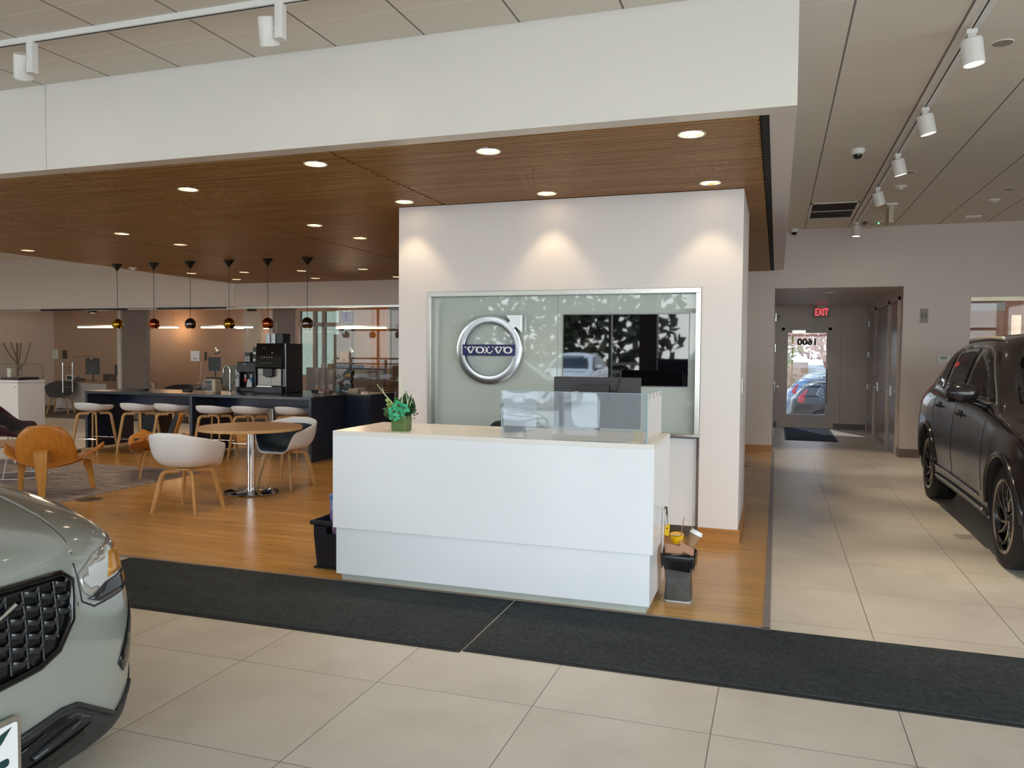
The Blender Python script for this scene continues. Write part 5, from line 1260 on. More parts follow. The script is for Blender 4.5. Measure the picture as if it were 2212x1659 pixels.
# wastebasket and its contents
t_ = thing('wastebasket', 'smoky grey wastebasket lined with a black bag right of the desk', 'wastebasket', (-.575,5.17,.006))
binm = pbr('smoky_plastic', C(74,74,72), .35, vary=.2, scale=14)
bm = NB(); R_ = []
for z,w_,d_ in ((0,.082,.075),(.015,.086,.08),(.14,.080,.072),(.22,.085,.075),(.30,.108,.095),(.31,.108,.095)):
    R_.append([Vector((x,y,z)) for x,y in rrect(-w_,w_,-d_,d_,.03)])
for z,w_,d_ in ((.31,.103,.09),(.22,.080,.070),(.02,.078,.07)): R_.append([Vector((x,y,z)) for x,y in rrect(-w_,w_,-d_,d_,.028)])
rings(bm, R_, True); obj('shell', bm, binm, t_, smooth=60)
obj('base_rim', prism(NB(), rrect(-.087,.087,-.081,.081,.03), 0,.016), pbr('bin_base_grey', C(170,168,164), .4), t_, bevel=.004)
bm = NB(); R_ = []; n_ = 48; base_r = rrect(-.1095,.1095,-.0965,.0965,.03, 11)
for z,k in ((.235,.965),(.265,1.0),(.295,1.02),(.318,1.0),(.31,.93),(.25,.85)):
    R_.append([Vector((x*k*(1+random.uniform(-.012,.012)), y*k*(1+random.uniform(-.012,.012)), z+(random.uniform(-.032,.016) if z<.25 else random.uniform(-.004,.004)))) for x,y in base_r])
rings(bm, R_, False); obj('bin_liner', bm, pbr('liner_black', C(14,14,16), .25), t_, smooth=180)
t_ = thing('cup_carrier', 'brown cardboard cup carrier stuffed in the wastebasket', 'cup carrier', (-.575,5.16,.31)); card = pbr('brown_card', C(176,132,104), .8, vary=.04)
obj('front_panel', prism(NB(), [(-.085,-.02),(.02,-.02),(.03,.03),(.10,.0),(.10,.045),(.03,.085),(.015,.11),(.012,.06),(-.08,.075)], -.055,-.048,'y'), card, t_); obj('rear_panel', prism(NB(), [(-.08,-.02),(.09,-.02),(.09,.05),(-.08,.06)], .0,.006,'y'), card, t_)
obj('side_panel', B(-.086,-.078,-.05,.02,-.03,.07), card, t_, smooth=0)
t_ = thing('coffee_cup', 'takeaway coffee cup with a white lid leaning in the wastebasket', 'cup', (-.515,5.205,.345)); M = Matrix.Rotation(.42,4,'Y') @ Matrix.Rotation(-.2,4,'X')
obj('cup_body', lathe(NB(), [(.0,0),(.028,0),(.038,.095),(.0,.095)], 24, (0,0,0), M), pbr('cup_sleeve', C(150,116,84), .7), t_); obj('lid', lathe(NB(), [(.0,.093),(.042,.093),(.042,.103),(.038,.118),(.030,.120),(.0,.118)], 24, (0,0,0), M), white_pl, t_)
t_ = thing('snack_wrapper', 'yellow snack cup and wrapper sticking out of the wastebasket', 'wrapper', (-.62,5.21,.372)); yel = pbr('wrapper_yellow', C(232,180,20), .4)
obj('tub', lathe(NB(), [(.0,0),(.036,.0),(.046,.055),(.044,.055),(.034,.006)], 24, (.025,.0,.0), Matrix.Rotation(.15,4,'X')), yel, t_); obj('tub_lining', lathe(NB(), [(.0,.045),(.042,.05)], 24, (.025,-.002,.0)), pbr('tub_cream', C(226,196,150), .6), t_)
obj('wrapper', prism(NB(), [(-.055,.045),(-.025,.04),(-.02,.12),(-.048,.12)], -.02,-.012,'y'), yel, t_); obj('warning_mark', prism(NB(), [(-.044,.085),(-.032,.085),(-.038,.097)], -.0215,-.020,'y'), black_pl, t_)
stirm = pbr('stir_stick', C(170,136,104), .7)
for p0,p1,lb in (((-.585,5.17,.33),(-.545,5.18,.545),'left wooden stir stick of the crossed pair in the wastebasket'),((-.575,5.20,.33),(-.555,5.21,.545),'right wooden stir stick of the crossed pair in the wastebasket'),((-.515,5.21,.40),(-.485,5.21,.56),'wooden stir stick standing in the takeaway cup')):
    tag(obj('stir_stick', tube(NB(), [p0,p1], .004, 6, flat=.002), stirm), lb, 'stir stick')
tag(obj('hanging_hook', tube(NB(), [(-.672,5.09,.30),(-.668,5.09,.60),(-.662,5.09,.625),(-.652,5.10,.62),(-.650,5.11,.56),(-.650,5.11,.50)], .007, 10), chrome), 'tall chrome rod with a hooked top between the desk and the wastebasket', 'rod')

# mats
mat_t = NT('grey_mat'); n1 = mat_t.noise(mat_t.coord(), 45, 4, .7); n2 = mat_t.noise(mat_t.coord((1,3,1)), 1.5, 3)
mat_t.l(mat_t.mix(.35, mat_t.ramp(n1, [(.35,C(42,46,48)),(.65,C(70,75,77))]), mat_t.ramp(n2, [(.35,C(46,51,52)),(.65,C(62,65,65))])), mat_t.p.inputs['Base Color']); mat_t.p.inputs['Roughness'].default_value=.95; mat_t.p.inputs['Specular IOR Level'].default_value=.15; mat_t.bump(n1,.5,.006)
def floor_mat(x0,x1,y0,y1,lb,rz,cut=0):
    t_ = thing('floor_mat', lb, 'mat', (x0,y0,0), rz, 'dark grey runner mats'); w,d=x1-x0,y1-y0
    pts=[(0,0),(w,0),(w,d),(cut,d)] if not cut else [(0,0),(w,0),(w,d),(cut,d)]
    obj('border', prism(NB(), pts, 0,.005), rubber, t_, smooth=0); c_=.028
    obj('carpet', prism(NB(), [(c_+ (0 if not cut else .01),c_),(w-c_,c_),(w-c_,d-c_),(cut+c_,d-c_)], .003,.011), mat_t.m, t_, smooth=0)
floor_mat(-4.68,-1.575,3.845,4.775,'dark grey runner mat in front of the desk, reaching the grey car',.004)
floor_mat(-1.565,1.75,3.88,4.785,'dark grey runner mat right of the desk, crossing to the right frame edge',.0)
tag(obj('dry_leaf', prism(NB(), [(-.02,0),(-.008,.008),(.012,.006),(.02,-.004),(.004,-.012),(-.012,-.008)], 0,.003), pbr('leaf_brown', C(140,80,60), .7)), 'tiny brown dry leaf on the tiles in the right foreground', 'leaf').location=(.55,3.35,0)
# rear left bits of dust strip
# ================================================================== CARS
from mathutils.geometry import delaunay_2d_cdt
car_black = pbr('car_paint_black', C(30,26,28), .2, .0, vary=.02, coat=.4, spec=.35)
car_grey = pbr('car_paint_sage', C(136,141,134), .22, .0, vary=.01, coat=1.0)
car_blue = pbr('car_paint_blue', C(120,140,165), .25, .5, vary=.02, coat=1.0)
car_glass = pbr('car_window_glass', C(14,14,16), .03, vary=.02, spec=.8)
car_white = pbr('car_paint_white', C(225,228,232), .25, vary=.01, coat=1.0)
lampm = pbr('headlamp_lens', C(190,190,186), .05, .6, vary=.05); lamp_dark = pbr('headlamp_dark', C(40,42,46), .08); lamp_red = pbr('tail_lamp_red', C(190,20,30), .15, vary=.05); amber = pbr('headlamp_amber', C(196,136,60), .1, .3)
rim_face = pbr('rim_machined', C(176,170,164), .22, 1.0); grille_blk = pbr('grille_black', C(16,17,19), .22); clad = pbr('cladding_black', C(38,38,40), .55, vary=.05)
def body_rings(zl=1.0, tap=False):
    W = .965
    s_ = [0,.02,.08,.22,.45,.62,1.25,1.7,2.4,3.1,3.5,4.15,4.5,4.82,4.92,4.95]
    wf = [0,.42,.74,.92,.985,1,1,.982,.98,.982,1,1,.985,.91,.62,0]
    def low(z, k, fo, ro, zf=None):
        out = []
        for i in range(16):
            s = s_[i]; s += fo*max(0, 1-i/5) - ro*max(0, (i-11)/4)
            zz = z if zf is None else interp(zf, s_[i]); out.append((s, W*wf[i]*k, zz))
        return out
    R_ = [low(.25*zl,.90,.14,.16), low(.30*zl,.965,.03,.07), low(.44,.975,0,0), low(.62,1.0,.01,0), low(.79,.998,.02,.03),
          low(0,.975,.05,.06,[(0,.90),(.6,.955),(1.5,.985),(3,1.0),(4.95,1.04)])]
    R_.append(list(zip([.17,.19,.25,.40,.62,.80,1.28,1.6,2.4,3.1,3.5,4.1,4.45,4.70,4.82,4.84],
                       [0,.38,.66,.84,.893,.902,.905,.90,.90,.90,.905,.90,.87,.79,.52,0],
                       [.975,.978,.98,.985,1.0,1.015,1.045,1.06,1.075,1.09,1.105,1.12,1.13,1.13,1.13,1.13])))
    R_.append(list(zip([.62,.64,.70,.82,.98,1.12,1.42,1.68,2.4,3.1,3.5,4.08,4.42,4.66,4.77,4.79],
                       [0,.36,.62,.775,.845,.868,.882,.884,.885,.885,.888,.88,.85,.77,.51,0],
                       [1.06,1.06,1.055,1.05,1.055,1.06,1.08,1.09,1.10,1.112,1.13,1.15,1.16,1.165,1.17,1.17])))
    R_.append(list(zip([1.15,1.18,1.25,1.35,1.45,1.53,1.63,1.77,2.4,3.1,3.5,4.05,4.38,4.61,4.71,4.73],
                       [0,.35,.60,.74,.82,.845,.858,.866,.868,.868,.868,.855,.825,.745,.50,0],
                       [1.13,1.13,1.125,1.12,1.118,1.118,1.12,1.122,1.128,1.138,1.158,1.178,1.19,1.195,1.2,1.2])))
    R_.append(list(zip([1.62,1.64,1.70,1.80,1.92,2.0,2.1,2.25,2.6,3.1,3.5,3.95,4.25,4.47,4.56,4.58],
                       [0,.34,.56,.67,.735,.75,.765,.775,.782,.782,.777,.76,.735,.66,.45,0],
                       [1.44,1.44,1.435,1.43]+[1.42]*12)))
    R_.append(list(zip([2.05,2.07,2.12,2.22,2.34,2.42,2.5,2.6,2.8,3.1,3.5,3.85,4.1,4.28,4.34,4.36],
                       [0,.30,.50,.60,.635,.65,.66,.668,.675,.675,.665,.648,.615,.545,.36,0],
                       [1.675,1.675,1.67,1.66,1.655,1.655,1.66,1.665,1.67,1.67,1.66,1.65,1.635,1.62,1.62,1.62])))
    if tap:
        T = {3:(.99,.975,.985,1), 4:(.975,.925,.945,.985), 5:(.955,.90,.925,.975), 6:(.94,.885,.905,.955), 7:(.95,.92,.94,.97)}
        for ri, ks in T.items():
            for j, k in enumerate(ks): s__, w__, z__ = R_[ri][2+j]; R_[ri][2+j] = (s__+(.02 if ri > 3 and j < 3 else 0), w__*k, z__)
    R_.append([(2.3+(s-2.05)*(1.8/2.31), w*.74, 1.725 if s < 3.6 else 1.70) for s, w, z in R_[-1]])
    R_.append([(s+.08 if i < 8 else s-.04, w*.5, z+.02) for i, (s, w, z) in enumerate(R_[-1])])
    return R_
def car_body(sx, sy, sz, zl, tap):
    bm = NB(); R_ = body_rings(zl, tap); VR = []
    for r in R_:
        ring = []
        for i in range(16): ring.append(bm.verts.new((-r[i][0]*sx, r[i][1]*sy, r[i][2]*sz)))
        for i in range(14, 0, -1): ring.append(bm.verts.new((-r[i][0]*sx, -r[i][1]*sy, r[i][2]*sz)))
        VR.append(ring)
    n = 30
    for a, b in zip(VR, VR[1:]):
        for j in range(n): bm.faces.new((a[j], a[(j+1)%n], b[(j+1)%n], b[j]))
    for ring in (VR[0], VR[-1]):
        for i in range(15):
            l0, l1 = ring[i], ring[i+1]; r0_, r1_ = ring[(-i) % n], ring[(-(i+1)) % n]
            vs = [l0, l1, r1_, r0_]; u = []
            for v in vs:
                if v not in u: u.append(v)
            if len(u) > 2: bm.faces.new(u)
    bmesh.ops.recalc_face_normals(bm, faces=bm.faces[:])
    me = bpy.data.meshes.new('tmp'); bm.to_mesh(me); bm.free(); return me
def evaluated(o):
    dg = bpy.context.evaluated_depsgraph_get(); dg.update(); return bpy.data.meshes.new_from_object(o.evaluated_get(dg))
class Car:
    def __init__(s, name, label, loc, rz, paint, sc, sx, sy, sz, wb0, wb, wr=.385, zl=.85, tap=False):
        s.sx, s.sy, s.sz = sx, sy, sz
        t = s.t = thing(name, label, 'car', loc, rz, scale=sc)
        me = car_body(sx, sy, sz, zl, tap); o = bpy.data.objects.new('tmp', me); COL.objects.link(o)
        m = o.modifiers.new('sd', 'SUBSURF'); m.levels = 3; m.render_levels = 3
        bm = NB()
        for ax in (wb0, wb0+wb):
            for sd in (-1, 1):
                q = NB(); cyl(q, (-ax, sd*.58, wr-.005), (-ax, sd*1.3, wr-.005), wr*1.13, n=48); tm = bpy.data.meshes.new('x'); q.to_mesh(tm); q.free(); bm.from_mesh(tm)
                q = NB(); box(q, -ax-wr*1.13, -ax+wr*1.13, sd*.58 if sd > 0 else -1.3, 1.3 if sd > 0 else -.58, -.2, wr-.005)
        bmesh.ops.recalc_face_normals(bm, faces=bm.faces[:])
        cm = bpy.data.meshes.new('cut'); bm.to_mesh(cm); bm.free(); co = bpy.data.objects.new('cut', cm); COL.objects.link(co)
        me.materials.append(paint); cm.materials.append(clad)
        b = o.modifiers.new('b', 'BOOLEAN'); b.object = co; b.operation = 'DIFFERENCE'; b.solver = 'EXACT'
        try: b.material_mode = 'TRANSFER'
        except Exception: pass
        em = evaluated(o); COL.objects.unlink(o); bpy.data.objects.remove(o); COL.objects.unlink(co); bpy.data.objects.remove(co)
        for p in em.polygons: p.use_smooth = True
        em.set_sharp_from_angle(angle=math.radians(38)); em.name = 'body'
        s.body = link(bpy.data.objects.new('body', em), t)
        bb = NB(); bb.from_mesh(em); s.bvh = BVHTree.FromBMesh(bb); bb.free()
        s.wr = wr; s.ax = (wb0, wb0+wb)
        for ax in s.ax:
            for sd in (-1, 1): s.wheel(ax, sd)
    def cast(s, o, d, off):
        h = s.bvh.ray_cast(o, d)
        if h[0] is None:
            h = s.bvh.find_nearest(o + d*1.0)
        return h[0] - d*off
    def P(s, proj, a, b):
        """front: (y,z) seen from the nose; side/right: (s,z); top: (s,y)"""
        if proj == 'front': return Vector((1, a*s.sy, b*s.sz)), Vector((-1,0,0))
        if proj == 'rear': return Vector((-7, a*s.sy, b*s.sz)), Vector((1,0,0))
        if proj == 'left': return Vector((-a*s.sx, 2, b*s.sz)), Vector((0,-1,0))
        if proj == 'right': return Vector((-a*s.sx, -2, b*s.sz)), Vector((0,1,0))
        if proj == 'top': return Vector((-a*s.sx, b*s.sy, 3)), Vector((0,0,-1))
        # oblique front corner: a = horizontal coordinate across the view, b = z
        k = proj[1]; d = Vector((-math.cos(k), -math.sin(k), 0)); u = Vector((-math.sin(k), math.cos(k), 0))
        return Vector((0,0,b*s.sz)) + u*a - d*2.0 , d
    def decal(s, name, poly, proj, mat, off=.004, th=.004, step=.03, parent=None, crv=True):
        if proj in ('front','rear','left','right','top'): pass
        P2 = []; n = len(poly)
        for i in range(n):
            a, b = Vector(poly[i]), Vector(poly[(i+1)%n]); k = max(1, int((b-a).length/step))
            for j in range(k): P2.append(a+(b-a)*j/k)
        m = len(P2); E_ = [(i,(i+1)%m) for i in range(m)]
        x0, x1 = min(p.x for p in P2), max(p.x for p in P2); y0, y1 = min(p.y for p in P2), max(p.y for p in P2)
        def inside(p):
            c = False
            for i in range(m):
                a, b = P2[i], P2[(i+1)%m]
                if (a.y > p.y) != (b.y > p.y) and p.x < (b.x-a.x)*(p.y-a.y)/(b.y-a.y)+a.x: c = not c
            return c
        x = x0+step/2
        pts = list(P2)
        while x < x1:
            y = y0+step/2
            while y < y1:
                p = Vector((x,y))
                if inside(p) and min((p-q).length for q in P2) > step*.45: pts.append(p)
                y += step
            x += step
        vs, es, fs, *_ = delaunay_2d_cdt(pts, E_, [list(range(m))], 1, 1e-5)
        bm = NB(); V = []
        for p in vs:
            o, d = s.P(proj, p.x, p.y); V.append(bm.verts.new(s.cast(o, d, off)))
        for f in fs:
            if not inside((vs[f[0]]+vs[f[1]]+vs[f[2]])/3): continue
            try: bm.faces.new([V[i] for i in f])
            except ValueError: pass
        bmesh.ops.delete(bm, geom=[v for v in bm.verts if not v.link_faces], context='VERTS')
        return obj(name, bm, mat, parent or s.t, smooth=180, solid=th)
    def line(s, name, pts, proj, mat, r=.004, off=.0, closed=False, flat=None, step=.05, parent=None, n=6, taper=False):
        P_ = []; k = len(pts)
        for i in range(k if closed else k-1):
            a, b = Vector(pts[i]), Vector(pts[(i+1)%k]); q = max(1, int((b-a).length/step))
            for j in range(q): P_.append(a+(b-a)*j/q)
        if not closed: P_.append(Vector(pts[-1]))
        L = []
        for p in P_:
            o, d = s.P(proj, p.x, p.y); L.append(s.cast(o, d, off))
        if taper: r = [r*(.25+.75*math.sin(PI*(i+.01)/len(L))**.6) for i in range(len(L))]; off = 0
        return obj(name, tube(NB(), L, r, n, closed, flat=flat), mat, parent or s.t, smooth=180)
    def wheel(s, ax, sd):
        R = s.wr; w = obj('wheel', NB(), rim_face, s.t, smooth=0)   # replaced below
        bpy.data.objects.remove(w)
        Y0 = sd*(.925*s.sy/1.0); M = Matrix.Rotation(-sd*PI/2, 4, 'X')    # lathe +z -> outboard
        c = (-ax, Y0, R)
        rr = R*.70
        bm = NB(); lathe(bm, [(rr-.03,-.22),(rr-.028,-.03),(rr-.012,.0),(rr+.004,.006),(rr+.012,.0),(rr+.012,-.22)], 48, c, M); 
        wh = obj('wheel', bm, grille_blk, s.t, smooth=40)
        obj('rim_lip', lathe(NB(), [(rr-.014,.001),(rr-.006,.008),(rr+.004,.008),(rr+.010,.002)], 48, c, M), rim_face, wh, smooth=60)
        ty = [(rr+.006,-.235),(rr+.03,-.24),(R-.03,-.245),(R-.008,-.235),(R,-.215),(R,-.03),(R-.008,-.012),(R-.03,.0),(rr+.03,.006),(rr+.006,.0)]
        bm = NB(); lathe(bm, ty, 64, c, M)
        obj('tyre', bm, rubber, wh, smooth=50)
        bm = NB()
        for yy in (-.06,-.10,-.145,-.19): lathe(bm, [(R-.002,yy-.004),(R+.0015,yy-.003),(R+.0015,yy+.003),(R-.002,yy+.004)], 48, c, M)
        obj('tread_groove', bm, black_pl, wh, smooth=0)
        bm = NB(); lathe(bm, [(.0,-.10),(rr-.035,-.10)], 32, c, M); lathe(bm, [(.0,-.07),(rr*.62,-.07),(rr*.62,-.09)], 32, c, M)
        obj('brake_disc', bm, pbr('brake_dark', C(30,30,32), .5,.5) if 'brake_dark' not in MATS else MATS['brake_dark'], wh, smooth=40)
        for k in range(5):
            bmd, bmf = NB(), NB()
            for h in (-1, 1):
                def sp(rad, z):
                    t_ = (rad-.03)/(rr-.045); a = 2*PI*k/5 + h*(.10+.26*t_) - .55*t_*t_ + .2
                    v = M @ Vector((rad*math.cos(a), rad*math.sin(a), z)); return v + Vector(c)
                rads = [.03+(rr-.045)*q/8 for q in range(9)]
                tube(bmd, [sp(r_, -.030-.02*(1-q/8)) for q, r_ in enumerate(rads)], [.020-.006*q/8 for q in range(9)], 8)
                tube(bmf, [sp(r_, -.012-.022*(1-q/8)) for q, r_ in enumerate(rads)], [.0075-.002*q/8 for q in range(9)], 6, flat=.007)
            obj('spoke', bmd, grille_blk, wh, smooth=60); obj('spoke_face', bmf, rim_face, wh, smooth=60)
        obj('hub_cap', lathe(NB(), [(.0,-.012),(.03,-.014),(.034,-.02),(.034,-.06)], 24, c, M), grille_blk, wh)
def both(f):
    for sd in ('left', 'right'): f(sd)
def common(K, glassm=car_glass, trimm=chrome):
    for sd in ('left', 'right'):
        W1 = [(1.58,1.162),(2.60,1.167),(2.66,1.60),(2.44,1.585),(2.24,1.52),(1.95,1.36)]
        W2 = [(2.68,1.168),(3.46,1.192),(3.56,1.585),(3.2,1.61),(2.745,1.605)]
        W3 = [(3.53,1.195),(3.93,1.232),(4.03,1.29),(3.96,1.44),(3.82,1.545),(3.63,1.58)]
        for w in (W1, W2, W3): K.decal('side_window', w, sd, glassm, .003, .003, .06)
        K.line('window_trim', [(1.52,1.145),(2.64,1.150),(3.5,1.175),(3.95,1.215),(4.06,1.285),(3.98,1.46),(3.84,1.575),(3.55,1.612),(3.15,1.632),(2.68,1.625),(2.43,1.607),(2.22,1.54),(1.92,1.37)], sd, trimm, .009, .002, True)
        for L in ([(1.50,.46),(1.47,.75),(1.50,1.07)], [(2.66,.42),(2.66,.8),(2.67,1.10)], [(3.62,1.12),(3.60,.95),(3.40,.70),(3.32,.45)]): K.line('door_seam', L, sd, black_pl, .004, -.001)
        for a, z in ((2.38,1.005),(3.30,1.03)):
            K.decal('handle_recess', [(a-.02,z-.03),(a+.17,z-.03),(a+.17,z+.035),(a-.02,z+.035)], sd, black_gl, .001, .002, .05)
            K.line('door_handle', [(a,z),(a+.15,z+.004)], sd, K.body.data.materials[0], .013, .028)
        K.decal('rocker_cladding', [(1.32,.285),(3.42,.285),(3.40,.345),(1.34,.345)], sd, clad, .004, .004, .08)
        K.line('rocker_trim', [(1.62,.405),(3.38,.42)], sd, trimm, .013, .010, flat=.010)
        K.line('sill_strip', [(1.45,.315),(3.35,.32)], sd, steel, .012, .012)
        for ax in K.ax:
            a0 = ax/K.sx; P_ = []
            for q in range(17):
                an = PI*(.02+.96*q/16); P_.append((a0+math.cos(an)*K.wr*1.18/K.sx, (K.wr+math.sin(an)*K.wr*1.18)/K.sz))
            K.line('arch_lip', P_, sd, K.body.data.materials[0], .022, .002, step=.2, n=8)
        K.line('roof_rail', [(2.42,.585),(2.6,.60),(3.2,.60),(3.8,.57),(4.02,.53)] if sd == 'left' else [(2.42,-.585),(2.6,-.60),(3.2,-.60),(3.8,-.57),(4.02,-.53)], 'top', (MATS.get('satin_aluminium') or pbr('satin_aluminium', C(212,202,182), .35, .5)), .014, .020, flat=.020)
        sg = 1 if sd == 'left' else -1
        K.decal('tail_lamp', [(4.45,.98),(4.66,1.02),(4.62,1.20),(4.50,1.30),(4.38,1.45),(4.33,1.43),(4.42,1.20)], sd, lamp_red, .004, .004, .06)
        y = sg*1.06*K.sy; x = -1.66*K.sx
        bm = NB(); bmesh.ops.create_cube(bm, size=1, matrix=Matrix.Translation((x+.02, y, 1.225*K.sz)) @ Matrix.Diagonal((.17,.29,.20,1)))
        mi = obj('door_mirror', bm, K.body.data.materials[0], K.t, smooth=180, sub=2)
        obj('mirror_band', B(x-.05,x+.075,y-.12,y+.12,1.155*K.sz,1.175*K.sz), black_gl, mi, smooth=0, bevel=.01)
        obj('mirror_arm', cyl(NB(), (x,sg*.86*K.sy,1.10*K.sz),(x+.02,y-sg*.06,1.16*K.sz),.035,.028), black_gl, mi)
    K.decal('windscreen', [(-.72,1.165),(0,1.165),(.72,1.165),(.655,1.38),(.535,1.60),(.30,1.63),(-.30,1.63),(-.535,1.60),(-.655,1.38)], 'front', glassm, .003, .003, .08)
    K.decal('rear_window', [(-.62,1.24),(.62,1.24),(.52,1.54),(-.52,1.54)], 'rear', glassm, .003, .003, .08)
    K.decal('sunroof', [(2.6,-.42),(3.7,-.42),(3.7,.42),(2.6,.42)], 'top', black_gl, .003, .003, .1)

# --- black large SUV on the right, nose towards the camera side
K = Car('black_suv', 'glossy black seven seat SUV parked at the right edge of the showroom', (2.63, 5.93, 0), -PI/2, car_black, 1.05, 1, 1, 1.0, .87, 2.984, .375)
common(K)
K.decal('grille', [(-.42,.88),(.42,.88),(.38,.56),(-.38,.56)], 'front', grille_blk, .006, .01, .06)
for q in range(15): K.line('grille_bar', [(-.36+q*.0514,.58),(-.38+q*.0543,.86)], 'front', chrome, .006, .014)
for sg in (-1,1):
    K.decal('headlamp', [(sg*.50,.80),(sg*.50,.88),(sg*.80,.91),(sg*.92,.90),(sg*.90,.80),(sg*.7,.77)], 'front', lampm, .005, .005, .05)
    K.decal('lower_intake', [(sg*.52,.36),(sg*.82,.38),(sg*.80,.52),(sg*.56,.46)], 'front', clad, .004, .004, .05)
K.decal('lower_grille', [(-.45,.34),(.45,.34),(.40,.46),(-.40,.46)], 'front', clad, .004, .004, .06)
BLACK = K

# --- sage grey compact SUV, front left corner in view
G = Car('grey_suv', 'sage grey compact SUV with black mesh grille in the left foreground', (-2.285, 1.69, 0), 0, car_grey, 1.04, .895, .965, .935, .80, 2.70, .36, .45, True)
common(G, car_glass, black_gl)
z0 = .935*1.04; 
def gz(z): return z/z0
def gy(y): return y/(1.04*.965)
gr = [(-.42,.795),(-.38,.825),(0,.835),(.38,.825),(.42,.795),(.405,.66),(.34,.575),(.26,.545),(0,.53),(-.26,.545),(-.34,.575),(-.405,.66)]
G.decal('grille', [(gy(y),gz(z)) for y,z in gr], 'front', grille_blk, .004, .006, .04)
G.line('grille_surround', [(gy(y),gz(z)) for y,z in gr], 'front', black_gl, .013, .008, True, n=8)
import itertools
bm = NB()
def on(car, y, z, off): 
    o, d = car.P('front', gy(y), gz(z)); return car.cast(o, d, off)
rows = []
for ci in range(-6, 7):
    yc = ci*.062
    ztop = .80; zbot = .56 if abs(yc) < .30 else .60+ (abs(yc)-.30)*.8
    z = ztop - (.024 if ci % 2 else 0)
    while z > zbot+.01:
        a, b, c_ = on(G, yc-.026, z, .012), on(G, yc, z-.006, .024), on(G, yc+.026, z, .012)
        tube(bm, [a, b, c_], .0055, 6, flat=.010); z -= .046
obj('grille_mesh', bm, pbr('grille_gloss', C(34,36,38), .18), G.t, smooth=60)
bm = NB()
for ci in range(-6, 6):
    yc = ci*.062+.031; zb = .56 if abs(yc) < .30 else .62
    tube(bm, [on(G, yc, .81, .012), on(G, yc, .70, .012), on(G, yc, zb, .012)], .0035, 6)
obj('grille_rib', bm, MATS['grille_gloss'], G.t, smooth=60)
a, b = on(G, -.20, .60, .03), on(G, .17, .785, .03)
obj('grille_slash', tube(NB(), [a, (a+b)/2, b], .011, 8, flat=.008), chrome, G.t)
obj('grille_badge', lathe(NB(), [(.03,.0),(.055,.0),(.058,.006),(.052,.012),(.034,.012),(.030,.006)], 32, on(G,0,.69,.03), Matrix.Rotation(PI/2,4,'Y')), chrome, G.t)
